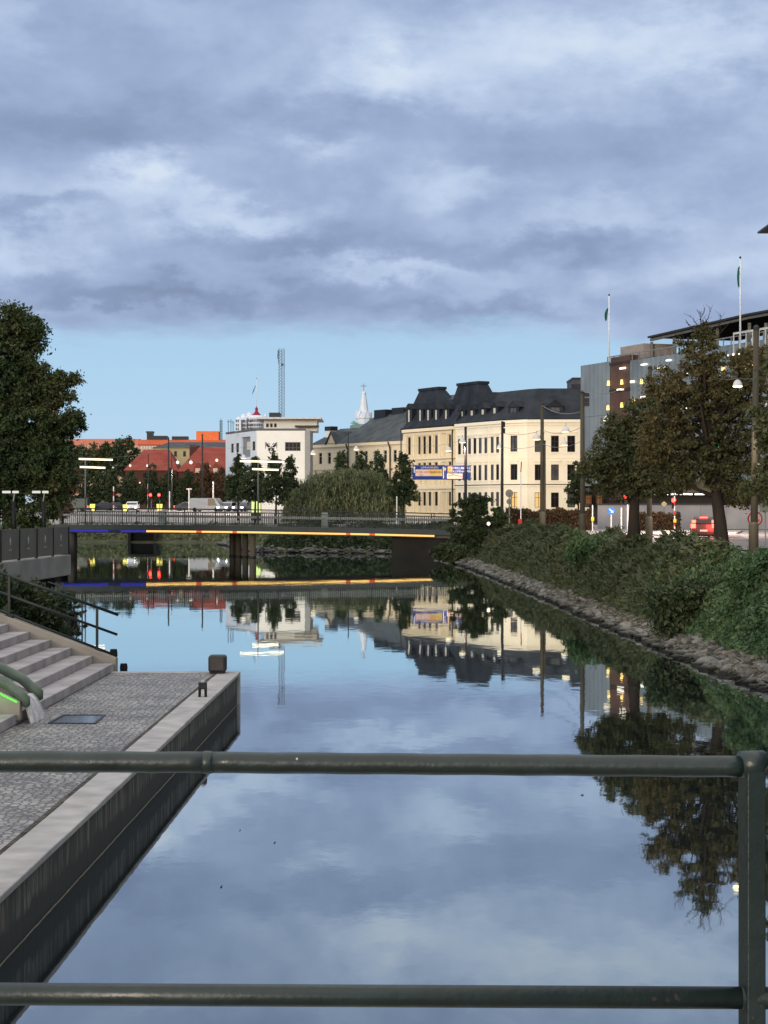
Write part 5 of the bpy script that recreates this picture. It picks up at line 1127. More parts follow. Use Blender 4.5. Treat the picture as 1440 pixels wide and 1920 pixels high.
cover('dry_grass', 1, 8, 7000, .14, .42, .10, .09, leafmat('dry_grass_blades', lin(70,67,58), lin(92,88,76), lin(112,108,95), .8), ymin=34, aspect=4.5, hb=.08, droop=(-1,-.25,-.35))
cover('ivy_cover', 1, 5, 62000, .28, 1.30, 1.15, .085, g_ivy, ymin=34, ymax=72)
cover('ivy_cover', 1, 5, 26000, .36, 1.30, 1.2, .085, g_mid, ymin=34, ymax=74)
cover('far_bank_cover', 8, 11, 16000, .25, 1.1, .9, .2, g_mid, aspect=2); cover('far_bank_cover', 11, 16, 14000, .2, 1.0, .3, .2, g_wil, aspect=2); cover('left_bank_cover', 15, 21, 16000, .05, 1.1, 1.0, .14, g_mid, ymin=44)
def shrub(lb, px, py, rx, ry, k, m, n, leaf=.1, name='shrub', zb=1.0):
    make_tree(name, lb, (P(px,0,k).x,F/k,zb), P(px,py,k), [E(px,py,rx,ry,k),E(px-rx*.4,py+ry*.3,rx*.6,ry*.7,k),E(px+rx*.45,py+ry*.25,rx*.6,ry*.7,k)], 60, n, .3, leaf, m, bark_d, .06, None, limbs=8, cat='shrub')
shrub('round dark green bush on the bank in front of the red lit car', 1312, 1052, 56, 34, 52, g_dark, 14000, .09)
shrub('dark bushy mound of leaves hanging over the stones below the railing', 1275, 1130, 60, 46, 62, g_mid, 14000, .085)
shrub('leafy bush at the far right edge of the bank', 1425, 1075, 60, 44, 66, g_ivy, 16000, .085)
shrub('bright green bush on the bank below the blue arrow sign', 1112, 1030, 46, 28, 42, g_ivy, 9000, .1)
shrub('dull green bush on the bank under the layered dark tree', 850, 1030, 40, 16, 26, g_mid, 7000, .14, zb=.6)
# greenery behind the stairs on the left
kL = 62.; make_tree('bank_bush','dense green bush growing behind the stair handrail',(P(30,0,kL).x,F/kL,.2),P(40,1120,kL),
    [E(30,1130,60,50,kL),E(80,1150,40,46,kL),E(20,1180,70,40,kL),E(100,1120,22,26,kL),E(95,1185,34,22,kL)],120,24000,.3,.075,g_mid,bark_d,.07,limbs=20,cat='shrub')
br_ = thing('overhanging_branch','leafy twigs reaching out over the water behind the handrail','branch',P(110,1180,60)); pts = []; b = MB()
for (x0,y0,x1,y1) in ((105,1148,150,1135),(105,1158,162,1146),(108,1165,145,1150),(100,1140,140,1128),(108,1185,165,1172),(112,1192,150,1186),(112,1198,148,1200),(104,1128,128,1118)):
    A_, C_ = P(x0,y0,60.), P(x1,y1,60.); M_ = (A_+C_)/2+Vector((0,0,.04)); b.tube([A_,M_,C_],[.012,.009,.004],5)
    for i in range(70): t_ = random.random(); q_ = A_.lerp(C_,t_); pts.append((q_.x+random.gauss(0,.03),q_.y+random.gauss(0,.05),q_.z-abs(random.gauss(0,.045))+.02))
leaf_mesh('leaves', np.array(pts), np.full(len(pts),.085), g_dark, br_, aspect=1.6); b.build('twig', bark_d, br_)
# specks floating on the canal
for px, py, w_, lb in ((515,1580,5,'small dark leaf floating on open water left of centre'),(450,1557,3,'tiny leaf floating nearer the quay wall'),(1092,1491,8,'brown twig scrap floating on the water near the railing'),(415,1663,5,'pale leaf scrap floating low on the canal')):
    k = (py-YH)/H; p = P(px,py,k); b = MB(); r_ = w_/k/2; b.add([(p.x-r_,p.y,.004),(p.x-.2*r_,p.y-.05,.012),(p.x+r_,p.y+.02,.004),(p.x+.1*r_,p.y+.06,.008)], [(0,1,2,3)]); tag(b.build('floating_leaf', bark, normals=False), lb, 'leaf')

# ================================================================== street poles, lamps and wires
pole_m = mat('pole_olive', lin(60,56,45), rough=.65, col2=lin(78,72,58), scale=1.5, stretch=(1,1,.2)); pole_d = mat('pole_dark', lin(44,42,44), rough=.55)
def pole(lb, px, yt, k, w, m, lean=0, sleeve=True, bracket=True, name='street_pole'):
    b0 = P(px+lean,0,k); t = thing(name, lb, 'pole', (b0.x,F/k,GZ), 'street poles and wire masts'); top = P(px,yt,k); r_ = w/k/2
    b = MB(); b.tube([(b0.x,b0.y,GZ),(b0.x*.5+top.x*.5,b0.y,(GZ+top.z)/2),top],[r_*1.15,r_,r_*.85],12); b.build('shaft', m, t, smooth=True)
    if sleeve: b = MB(); b.lathe([(r_*1.5,GZ),(r_*1.5,GZ+1.7),(r_*1.2,GZ+1.8)],(b0.x,b0.y,0),12); b.build('base_sleeve', m, t, smooth=True)
    b = MB(); b.lathe([(r_*.95,-.05),(r_*1.0,.05),(r_*.3,.12)],top,10); b.build('cap', pole_d, t)
    return t
pole('thick olive grey pole at the right edge crossing the roadside tree', 1418, 616, 56, 12.5, pole_m, -5)
pole('plain grey pole rising between the two roadside tree trunks', 1219, 690, 39, 9, pole_m, -2)
t1 = pole('grey pole with black fittings on top left of the glass building', 1092, 736, 30, 9, pole_m, 0)
b = MB(); 
for dy in (4,14,22): p = P(1098,736+dy,30); b.box(p.x-.1,p.x+.22,p.y-.15,p.y+.15,p.z-.12,p.z+.12)
b.build('fitting', pole_d, t1, bevel=.02)
pole('olive pole in front of the cream building front windows', 1016.5, 757, 24, 7.5, pole_m, 0); pole('shorter slim pole close beside the olive pole', 1021.5, 828, 24, 4, pole_m, 0, sleeve=False)
t5 = pole('dark pole with black signal head at the corner of the cream building', 942, 792, 21, 5.5, pole_d, -1)
for y in (796,808): 
    b = MB(); p = P(943.5,y,21); b.box(p.x-.16,p.x+.16,p.y-.3,p.y-.14,p.z-.24,p.z+.24); b.build('signal_head', pile, t5, bevel=.04)
pole('dark pole carrying the right end of the blue road sign', 873, 802, 18, 5.5, pole_d, 0)
for px, yt, k_, w_, lb in ((316,821,12,3.2,'dark wire mast in front of the louvred red roof'),(379.5,815,12,3.2,'dark wire mast in front of the taller red roof'),(278,853,13,2,'thin dark mast above the red traffic lights'),(322,850,12.5,2,'thin mast between the red roofs'),(752,805,15,2.6,'dark mast at the left end of the ornate building'),(653,813,14,2.4,'dark mast in front of the long cream building')):
    pole(lb, px, yt, k_, w_, pole_d, 0, sleeve=False)
shade_m = mat('lamp_shade_white', lin(206,204,206), rough=.5, var=.05); bulb = emit('lamp_glow', (1,.86,.45), 5.0); bulb_w = emit('lamp_glow_white', (1,.80,.44), 2.4)
def bell(lb, px, py, k, r, b_m, wire=(-60,-6,60,-4)):
    t = thing('hanging_lamp', lb, 'street lamp', P(px,py,k), 'hanging street lamps'); p = P(px,py,k)
    b = MB(); b.lathe([(r*.12,r*1.1),(r*.3,r*1.02),(r*.62,r*.75),(r*.86,r*.3),(r*.95,0),(r*.98,-r*.18),(r*.9,-r*.18)], p, 18); b.build('lamp_shade', shade_m, t, smooth=True)
    b = MB(); b.lathe([(r*.9,-r*.15),(r*.94,-r*.3),(r*.7,-r*.42),(r*.2,-r*.46)], p, 16); b.build('diffuser', b_m, t, smooth=True)
    b = MB(); b.tube([p+Vector((0,0,r*1.0)), p+Vector((0,0,r*1.9))], .015, 5); b.build('hook', pole_d, t)
    q = p+Vector((0,0,r*1.9)); return q
wire_m = mat('span_wire', lin(120,122,120), rough=.5)
def wire(lb, pts, r=.012):
    b = MB(); pts = [Vector(p) for p in pts]; full = []
    for a, c_ in zip(pts[:-1], pts[1:]):
        for i in range(8): t_ = i/8; full.append(a.lerp(c_,t_)-Vector((0,0,(a-c_).length*.012*4*t_*(1-t_))))
    full.append(pts[-1]); b.tube(full, r, 5); tag(b.build('span_wire', wire_m), lb, 'wire', 'overhead span wires')
q1 = bell('bell shaped street lamp with yellow rim glowing beside the right hand pole', 1383, 722, 58, .165, bulb)
wire('wire from the right hand pole carrying the glowing bell lamp', [P(1340,708,62), P(1383,709,58), P(1418,709,56)]); wire('second lower wire running right from the thick olive pole', [P(1408,754,56), P(1470,756,52)])
wire('wire from the top of the grey pole across to the roadside tree', [P(1093,734,30), P(1172,727,36)], .02)
bell('white bell lamp half cut by the right edge of the picture', 1444, 762, 56, .2, bulb_w)
for px, py, k_, r_, lb in ((1138,787,26,.28,'bell lamp hanging before the glass building above the tree'),(1006,822,22,.36,'white bell lamp in front of the upper windows of the cream building'),(1061,808,22,.36,'upper bell lamp near the right end of the cream building'),(1058,833,20,.34,'lower bell lamp near the right end of the cream building'),(867,828,19,.34,'bell lamp just left of the sign carrying pole'),(841,844,18,.34,'bell lamp in front of the ornate facade'),(937,839,20,.28,'bell lamp touching the dark corner pole'),
    (668,842,13,.4,'bell lamp before the long cream building'),(587,850,13,.4,'bell lamp right of the white flat roofed building'),(457,858,15,.34,'bell lamp above the tubes of the middle street lamp')):
    bell(lb, px, py, k_, r_, bulb_w)
wire('long wire between the olive pole and the black topped grey pole', [P(1018,761,24), P(1092,771,30)], .025); wire('wire carrying the bell lamps in front of the cream building', [P(873,818,18), P(942,812,21), P(1017,806,24), P(1092,800,30)], .018)
wire('lower wire in front of the cream building', [P(942,838,21), P(1017,832,24), P(1092,826,30)], .016); wire('wire reaching right over the willow to the ornate building', [P(653,838,14), P(752,832,15), P(873,824,18)], .016)
wire('wire sloping from the left tubes up over the red roofs', [P(205,858,13), P(316,840,12), P(379.5,835,12), P(470,838,13)], .02); wire('lower wire along the far tree tops', [P(205,872,13), P(316,868,12), P(379.5,866,12)], .02)
globe = emit('globe_lamp', (1,.86,.66), 2.0)
for px, py, r_, lb in ((333,867,3.0,'left round globe lamp between the red roofs'),(358,867,3.2,'right round globe lamp between the red roofs'),(406.5,863,2.6,'globe lamp at the dormer of the taller red roof'),(392.5,873,2.2,'small globe lamp below the taller red roof'),(244,873,2.2,'small lamp over the far trees left of the red roofs'),(276,873,2.0,'small lamp under the louvred red roof'),(227,907,1.3,'tiny lamp among the far trees on the left'),(262,905,1.5,'tiny lamp among the far trees near the traffic lights'),(212,878,2.2,'small white lamp right of the lower left tube')):
    k = 11.6; p = P(px,py,k); t = thing('globe_lamp', lb, 'street lamp', p, 'far globe lamps'); R_ = r_/k; b = MB(); b.lathe([(R_*.1,-R_),(R_*.7,-R_*.7),(R_,0),(R_*.7,R_*.7),(R_*.15,R_)], p, 12); b.build('globe', globe, t, smooth=True)
    b = MB(); b.lathe([(R_*.75,R_*.7),(R_*.3,R_*1.25),(R_*.08,R_*1.7)], p, 10); b.build('lamp_cap', shade_m, t)
gp = P(916,982,27.5); t = thing('lamp_bollard','small round lamp glowing among the boughs of the layered tree','lamp',(gp.x,gp.y,.9)); b = MB(); b.tube([(gp.x,gp.y,.9),(gp.x,gp.y,gp.z-.1)],.03,6); b.build('post', pole_d, t); b = MB(); b.lathe([(.03,-.12),(.11,-.06),(.12,.03),(.07,.11),(.01,.13)],gp,12); b.build('globe', globe, t, smooth=True)
cu_ = thing('culvert','dark culvert opening in the far bank seen under the bridge','culvert',P(266,1014,16.5)); a_, c_ = P(245,1000,16.75), P(288,1015,16.75)
b = MB(); b.box(a_.x-.3,a_.x,a_.y,a_.y+5,-.3,a_.z+.3); b.box(c_.x,c_.x+.3,a_.y,a_.y+5,-.3,a_.z+.3); b.box(a_.x-.3,c_.x+.3,a_.y,a_.y+5,a_.z+.302,a_.z+.6); b.build('frame', dk, cu_)
b = MB(); b.box(a_.x+.003,c_.x-.003,a_.y+.6,a_.y+4.8,-.3,a_.z+.29); b.build('opening', mat('culvert_dark', (.004,.004,.004), rough=1), cu_)
# ------------------------------------------------------------------ the blue road sign
k = 17.8; sg = thing('road_sign_gantry','long blue direction sign with cream panels hung before the ornate building','road sign',P(826,900,k)); fs_ = Fac((P(773.5,0,k).x,F/k),(P(881,0,k).x,F/k-.001))
blue = mat('sign_blue', lin(24,52,128), rough=.4, var=.08); crm = mat('sign_cream', lin(236,206,184), rough=.5, var=.04); crm2 = mat('sign_yellow', lin(236,196,110), rough=.5, var=.04); swh = mat('sign_white', lin(224,224,232), rough=.5, var=.03); sred = mat('sign_red', lin(196,52,52), rough=.5); sgr = mat('sign_brown', lin(130,84,60), rough=.6)
def R_(x0,y0,x1,y1): return fs_.rect(x0,y0,x1,y1)
a = R_(773.5,873,834.5,899.5); b = fs_.mb(); b.box(a[0],a[1],0,.08,a[2],a[3]); bl = b.build('sign_board', blue, sg)
a = R_(834.8,873.6,881,899.7); b = fs_.mb(); b.box(a[0],a[1],.01,.09,a[2],a[3]); br2 = b.build('sign_board', blue, sg)
a = R_(772,871.8,882,873.2); b = fs_.mb(); b.box(a[0],a[1]+.2,.12,.25,a[2],a[3]); b.box(a[0],a[1]+.2,.12,.25,a[2]-1.4,a[3]-1.4); 
for i in range(12): u = a[0]+(a[1]-a[0])*i/11; b.box(u-.03,u+.03,.1,.12,a[2]-1.45,a[3])
b.build('gantry_beam', lamp_steel, sg)
def pan(x0,y0,x1,y1,m_,par,d=-.012): a = R_(x0,y0,x1,y1); b = fs_.mb(); b.box(a[0],a[1],d,-.002,a[2],a[3]); return b.build('sign_panel', m_, par)
pan(779,880.2,806,892,crm,bl); pan(806.1,880.2,829,892,crm2,bl); pan(779,892.1,829,892.6,swh,bl); pan(838,888,867,897.8,crm,br2); pan(839.5,875,848.2,880.3,crm2,br2); pan(839.5,881,848.2,886.4,crm2,br2)
def arrow(xc, y0, y1, par):
    u, z1 = fs_.uz(xc,y0); _, z0 = fs_.uz(xc,y1); b = fs_.mb(); b.extr([(u-.05,z0),(u+.05,z0),(u+.05,z1-.2),(u+.14,z1-.2),(u,z1),(u-.14,z1-.2),(u-.05,z1-.2)], -.012, -.002); b.build('arrow', swh, par)
arrow(776.8,874,886.5,bl); arrow(831.5,874.5,897,bl)
u, z = fs_.uz(833.6,878.5); b = fs_.mb(); b.extr([(u-.2,z+.2),(u+.16,z+.02),(u+.1,z-.22),(u-.06,z-.2),(u-.02,z+.0)], -.016, -.004); b.build('arrow', crm2, br2)
def wr(s, x, y, hpx, m_, par, d=-.026):
    u, z = fs_.uz(x,y); b = MB(); T_ = fs_.T @ Matrix.Translation((u,d,z)); text_into(b, s, T_, hpx/k*1.38); b.build('lettering', m_, par)
wr('LIM', 789, 878.6, 4.2, swh, bl); wr('HAMNEN', 797.5, 878.6, 4.2, crm, bl); wr('KÖR NORRUT', 780.5, 887.2, 4.2, sred, bl); wr('GATAN', 808, 887.2, 4.2, sgr, bl); wr('P', 803, 882.8, 2.4, sred, bl); wr('infart', 786, 891.4, 2.6, sgr, bl)
wr('TRELLEBORG', 849.2, 879.8, 4.0, swh, br2); wr('KÖPENHAMN', 849.2, 885.9, 4.0, swh, br2); wr('E6', 841, 879.6, 3.8, blue, br2, -.03); wr('E20', 840, 885.8, 3.6, blue, br2, -.03); wr('bron', 841, 892.8, 3, sgr, br2); 
a = R_(846,890,866,894); b = fs_.mb(); b.extr([(a[0],a[3]),(a[0]+.1,a[3]+.06),(a[1],a[2]+.06),(a[1],a[2])], -.024, -.014); b.build('arrow', sgr, br2)
# ------------------------------------------------------------------ signs and posts on the right
white_m = mat('post_white', lin(214,210,206), rough=.5, var=.05); red_m = mat('post_red', lin(170,40,38), rough=.5); yel = mat('yellow_sign', lin(226,190,60), rough=.5)
def post(lb, px, yt, k, w, m, bands=None, lights=(), name='sign_post', cat='post', yb=None):
    p = P(px,yt,k); t = thing(name, lb, cat, (p.x,p.y,GZ), 'posts and signs along the street'); b = MB(); r_ = w/k/2
    if bands:
        n = 7; 
        for i in range(n): 
            z0 = GZ+(p.z-GZ)*i/n; z1 = GZ+(p.z-GZ)*(i+1)/n; b = MB(); b.lathe([(r_,z0),(r_,z1)], (p.x,p.y,0), 8); b.build('shaft' if i%2 == 0 else 'red_band', m if i%2 == 0 else bands, t)
    else: b.lathe([(r_,GZ),(r_,p.z),(r_*.5,p.z+r_)], (p.x,p.y,0), 8); b.build('shaft', m, t)
    return t, p
kk = 21.
t, p = post('white post carrying the round blue arrow sign', 1146, 962, kk, 2.6, white_m); b = MB(); b.disc((p.x,p.z+.2), .33, p.y-.10, p.y-.06); ss = b.build('sign_disc', mat('sign_sky_blue', lin(40,120,200), rough=.4, var=.05), t)
b = MB(); c_ = (p.x,p.z+.2); b.extr([(c_[0]-.2,c_[1]+.12),(c_[0]-.13,c_[1]+.2),(c_[0]+.07,c_[1]-.02),(c_[0]+.15,c_[1]+.06),(c_[0]+.19,c_[1]-.19),(c_[0]-.06,c_[1]-.16),(c_[0]+.0,c_[1]-.09)], p.y-.118, p.y-.103); b.build('arrow', white_m, ss)
post('plain white post right of the blue arrow sign', 1165, 953, kk, 2.8, white_m); post('thick grey white post beside the roadside trunk', 1177, 948, kk, 3.6, shade_m)
t, p = post('white post with yellow box left of the blue arrow sign', 1111, 948, kk, 2.4, white_m); b = MB(); b.box(p.x-.12,p.x+.12,p.y-.14,p.y-.06,GZ+.9,GZ+1.25); b.build('yellow_box', yel, t)
t, p = post('red and white striped post with yellow box before the concrete wall', 1265, 930, kk, 2.4, white_m, red_m); b = MB(); b.box(p.x-.13,p.x+.13,p.y-.14,p.y-.06,GZ+.75,GZ+1.05); b.build('yellow_box', yel, t)
t, p = post('thin post with yellow diamond priority sign', 1245, 945, 19.9, 1.2, lamp_steel, name='priority_sign', cat='road sign'); b = MB(); b.extr([(p.x-.27,p.z),(p.x,p.z+.27),(p.x+.27,p.z),(p.x,p.z-.27)], p.y-.1, p.y-.07); d_ = b.build('sign_plate', white_m, t); b = MB(); b.extr([(p.x-.19,p.z),(p.x,p.z+.19),(p.x+.19,p.z),(p.x,p.z-.19)], p.y-.115, p.y-.103); b.build('sign_face', yel, d_)
t, p = post('post with back of a round grey road sign at the right edge', 1435, 908, 50, 2.6, lamp_steel, name='round_sign', cat='road sign'); b = MB(); b.disc((p.x-.05,p.z-.32), .33, p.y+.04, p.y+.07, 32); b.build('sign_back', mat('sign_grey', lin(118,118,112), rough=.5, var=.08), t); b = MB(); b.box(p.x-.2,p.x+.2,p.y+.04,p.y+.07,p.z-1.05,p.z-.72); b.build('plate_back', mat('sign_grey', lin(118,118,112)), t)
t, p = post('round red and white prohibition sign half hidden behind the thick olive pole', 1415, 960, 42, 2.2, lamp_steel, name='prohibition_sign', cat='road sign'); zc = p.z-.3
b = MB(); b.disc((p.x,zc), .34, p.y-.1, p.y-.07, 32); d_ = b.build('sign_ring', mat('sign_ring_red', lin(150,44,48), rough=.5), t); b = MB(); b.disc((p.x,zc), .27, p.y-.115, p.y-.102, 32); b.build('sign_face', mat('sign_face_pale', lin(170,160,156), rough=.5, var=.05), d_); b = MB(); b.extr([(p.x+.02,zc+.08),(p.x+.2,zc-.06),(p.x+.15,zc-.15),(p.x-.05,zc+.0)], p.y-.13, p.y-.117); b.build('sign_bar', sred, d_)
lr = thing('low_railing','low dark railing on posts at the top of the bank beside the tree','railing',P(1385,1038,42)); b = MB(); a, c_ = P(1362,1031,42), P(1440,1034,44); b.bar(a,c_,.05,.09); b.build('rail', pole_d, lr)
for i in range(5): q_ = a.lerp(c_,i/4); b = MB(); b.bar((q_.x,q_.y,GZ),(q_.x,q_.y,q_.z),.06,.06); b.build('post', pole_d, lr)
kk = 21.5
t, p = post('grey disc sign back beside the lit ground floor window', 955, 925, kk, 2.4, lamp_steel, name='round_sign', cat='road sign'); b = MB(); b.disc((p.x,p.z), .34, p.y+.04, p.y+.07); b.build('sign_back', mat('sign_grey', lin(118,118,112)), t); b = MB(); b.disc((p.x,p.z-.72), .25, p.y+.04, p.y+.07); b.build('plate_back', mat('sign_grey', lin(118,118,112)), t)
post('slim white post with black top left of the grey disc sign', 947, 950, kk, 2.4, white_m); t, p = post('red tipped white barrier mast in front of the cream building', 976.5, 885, kk, 2.0, white_m, None, name='barrier_mast', cat='barrier'); b = MB(); b.tube([(p.x,p.y,p.z+.0),(p.x+.06,p.y,p.z+.9)], .05, 8); b.build('red_tip', red_m, t); b = MB(); b.box(p.x-.22,p.x+.1,p.y-.05,p.y+.05,GZ+.4,GZ+1.1); b.build('motor_box', red_m, t)
# traffic lights
tl_r = emit('signal_red', (1,.025,.015), 18.0); tl_g = emit('signal_green', (.05,1,.5), 4.0)
def traffic(lb, px, py, k, m_, idx, hh=3.2, wide=.16):
    p = P(px,py,k); t = thing('traffic_light', lb, 'traffic light', (p.x,p.y,GZ), 'traffic lights'); zt = p.z+(.3 if idx == 0 else .9)
    b = MB(); b.tube([(p.x+.1,p.y+.15,GZ),(p.x+.1,p.y+.15,zt)], .06, 8); b.build('post', lamp_steel, t)
    b = MB(); b.box(p.x-wide,p.x+wide,p.y,p.y+.12,zt-1.05,zt+.05); b.build('signal_head', pile, t, bevel=.03)
    b = MB(); b.disc((p.x,p.z), .19, p.y-.04, p.y-.003, 16); b.build('lens', m_, t)
traffic('left one of the two red traffic lights over the far crossing', 282, 928, 13.3, tl_r, 0); traffic('right one of the two red traffic lights over the far crossing', 298, 928, 13.3, tl_r, 0)
traffic('red traffic light at the edge of the roadside tree trunk', 1174, 931, 21, tl_r, 0); traffic('red traffic light low in front of the dark ramp', 1263, 938, 21, tl_r, 0); traffic('green traffic light glowing through the tall roadside tree', 1340.5, 833, 48.5, tl_g, 2)
# ------------------------------------------------------------------ far square beyond the bridge
kk = 12.5
post('white and red striped post on the left part of the far square', 213, 912, kk, 2.2, white_m, red_m); post('slim white post left of the red traffic lights', 277.5, 907, kk, 2.0, white_m, red_m); post('slim white post right of the red traffic lights', 318, 922, kk, 2.4, white_m); post('white post between the parked cars on the far square', 400, 904, kk, 2.6, white_m)
t, p = post('white T shaped sign post on the far square', 354.5, 917, kk, 2.8, white_m, name='direction_post', cat='road sign'); b = MB(); b.box(p.x-.42,p.x+.42,p.y-.08,p.y+.02,p.z-.08,p.z+.1); b.build('crossbar', white_m, t)
t, p = post('white twin posts at the right end of the far pavement', 744, 932, 17, 2.4, white_m)
yl = emit('yellow_beacon', (1,.86,.18), 1.5)
def beacon(lb, px, yt, yb, w, k):
    p = P(px,yt,k); t = thing('lit_beacon', lb, 'beacon', (p.x,p.y,GZ), 'yellow lit beacons'); h_ = (yb-yt)/k; r_ = w/k/2
    b = MB(); b.frustum([(p.x-r_,p.y-r_),(p.x+r_,p.y-r_),(p.x+r_,p.y+r_),(p.x-r_,p.y+r_)], p.z-h_*.48, [(p.x-r_*1.12,p.y-r_),(p.x+r_*1.12,p.y-r_),(p.x+r_*1.12,p.y+r_),(p.x-r_*1.12,p.y+r_)], p.z); b.build('upper_box', yl, t)
    b = MB(); b.box(p.x-r_*.85,p.x+r_*.85,p.y-r_*.8,p.y+r_*.8,p.z-h_,p.z-h_*.52); b.build('lower_box', yl, t)
    b = MB(); b.box(p.x-r_*.4,p.x+r_*.4,p.y-.1,p.y+.1,GZ,p.z-h_); b.build('foot', lamp_steel, t); b = MB(); b.box(p.x-r_,p.x+r_,p.y-.12,p.y+.12,p.z-h_*.515,p.z-h_*.485); b.build('joint', pile, t)
beacon('yellow lit beacon left of the black railing lamp near the dark van', 173.5, 945, 961, 7.5, 13); beacon('yellow lit beacon just left of the oncoming headlights', 234.5, 946, 960, 7, 13); beacon('yellow lit beacon below the red traffic lights', 299, 945, 961, 9, 13)
bs = thing('lit_poster_stand','yellow green glowing poster stand behind the tube lamp pole','poster stand',P(480,962,15)); a, c_ = P(471.5,940,15), P(488.5,962,15)
b = MB(); b.box(a.x,(a.x+c_.x)/2-.06,a.y,a.y+.2,c_.z,a.z); b.build('lit_panel', emit('poster_light', (.86,1,.36), 1.1), bs); b = MB(); b.box((a.x+c_.x)/2+.0,c_.x,a.y,a.y+.2,c_.z,a.z); b.build('lit_panel', emit('poster_light', (.86,1,.36), 1.1), bs)
b = MB(); b.box(a.x-.08,c_.x+.08,a.y+.21,a.y+.3,GZ,a.z+.08); b.build('frame', pole_d, bs)
# ------------------------------------------------------------------ vehicles
tyre = mat('tyre', (.012,.012,.013), rough=.8); rim_m = mat('rim', lin(150,152,156), rough=.3, metal=.7); cglass = mat('car_glass', lin(16,18,22), rough=.06, spec=.8, var=.1)
head = emit('headlight_glow', (.95,.92,1), 14.0); tail = emit('taillight_glow', (1,.05,.03), 13.0); tail_off = mat('tail_lens', lin(120,14,16), rough=.3); plate = mat('number_plate', lin(210,208,200), rough=.5)
def make_car(lb, cat, paint, L_=4.4, Wd=1.8, Ht=1.45, suv=False, van=False, lights='head', loc=(0,0,0), rot=0.0, brake=None, grp='vehicles on the far street'):
    """built along +x, front at +x"""
    t = thing('car' if not van else 'van', lb, cat, (0,0,0), grp); g = .22; hl = L_/2; bel = .86 if not suv else 1.0
    if van: prof = [(-hl,g),(hl,g),(hl,.75),(hl-.25,1.05),(hl-.95,Ht-.05),(hl-1.2,Ht),(-hl+.1,Ht),(-hl,Ht-.15)]
    elif suv: prof = [(-hl,g+.15),(-hl+.15,g),(hl-.2,g),(hl,g+.2),(hl-.02,.78),(hl-.25,.95),(hl-1.15,bel+.05),(hl-1.75,Ht-.06),(hl-2.1,Ht),(-hl+.45,Ht-.02),(-hl+.22,Ht-.12),(-hl+.02,bel)]
    else: prof = [(-hl,g+.12),(-hl+.15,g),(hl-.2,g),(hl,g+.2),(hl-.04,.68),(hl-.3,.8),(hl-1.2,bel+.03),(hl-1.9,Ht-.05),(hl-2.3,Ht),(-hl+1.3,Ht-.02),(-hl+.55,bel+.12),(-hl+.03,bel)]
    # body: profile lofted across the width with tumblehome
    b = MB(); n = len(prof); vs = []
    st_ = [(-1.0,.86),(-.97,1.0),(.97,1.0),(1.0,.86)]
    for s_, f_ in ((-1,0),(-.0,1),(0,1),(1,0)): pass
    rows = (-1,-.93,.93,1)
    for r_ in rows:
        for x, z in prof:
            tum = 1-.17*max(0,(z-bel)/(Ht-bel)) if not van else 1-.05*max(0,(z-bel)/(Ht-bel))
            inset = .03 if abs(r_) == 1 else 0
            vs.append((x*(1-inset*.6), r_*Wd/2*tum, z+(.02 if (abs(r_) == 1 and z < g+.2) else 0)-(.03 if abs(r_) == 1 and z > bel else 0)))
    fs = [tuple(range(n)), tuple(range(4*n-1,3*n-1,-1))]
    for q in range(3):
        for i in range(n): fs.append((q*n+i, q*n+(i+1)%n, (q+1)*n+(i+1)%n, (q+1)*n+i))
    b.add(vs, fs); body = b.build('body', paint, t, bevel=.035)
    # glass
    hw = Wd/2
    def gpan(pts): b.add(pts, [tuple(range(len(pts)))])
    b = MB(); top = Ht-.10; lo = bel+.06
    tm = lambda z: (1-.17*max(0,(z-bel)/(Ht-bel)))*hw if not van else (1-.05*max(0,(z-bel)/(Ht-bel)))*hw
    xa, xb = (-hl+.5, hl-1.35) if suv else ((-hl+.95, hl-1.45) if not van else (hl-2.1, hl-.75))
    for s_ in (-1,1):
        b = MB(); b.add([(xa,s_*(tm(lo)+.008),lo),(xb,s_*(tm(lo)+.008),lo),(xb-.45,s_*(tm(top)+.008),top),(xa+(.15 if suv else .5 if not van else 0),s_*(tm(top)+.008),top)], [(0,1,2,3)]); b.build('side_window', cglass, t)
    b = MB(); x0,x1 = (hl-1.15,hl-1.75) if suv else ((hl-1.2,hl-1.9) if not van else (hl-.25,hl-.95)); z0,z1 = (bel+.08,Ht-.1) if not van else (1.1,Ht-.14)
    b.add([(x0-.02+.03,-tm(z0)*.88,z0),(x0+.01,tm(z0)*.88,z0),(x1+.05,tm(z1)*.88,z1),(x1+.05,-tm(z1)*.88,z1)], [(0,1,2,3)]); b.build('windscreen', cglass, t)
    b = MB(); xr0, xr1 = (-hl+.0,-hl+.22) if (suv or van) else (-hl+.52,-hl+1.2); z0 = bel+.1 if not van else 1.1
    b.add([(xr0-.015,-tm(z0)*.85,z0),(xr0-.015,tm(z0)*.85,z0),(xr1-.03,tm(Ht-.16)*.85,Ht-.16),(xr1-.03,-tm(Ht-.16)*.85,Ht-.16)], [(0,1,2,3)]); b.build('rear_window', cglass, t)
    for x in (hl-.85,-hl+.8):
        for s_ in (-1,1):
            b = MB(Matrix.Translation((x,s_*(hw-.10),.32)) @ Matrix.Rotation(math.pi/2,4,'X')); b.lathe([(.19,-.1),(.31,-.1),(.33,-.06),(.33,.06),(.31,.1),(.19,.1)],(0,0,0),18); w_ = b.build('wheel', tyre, t); b = MB(Matrix.Translation((x,s_*(hw-.10),.32)) @ Matrix.Rotation(math.pi/2,4,'X')); b.lathe([(.03,-.085),(.19,-.085),(.19,.085),(.03,.085)],(0,0,0),12); b.build('rim', rim_m, w_)
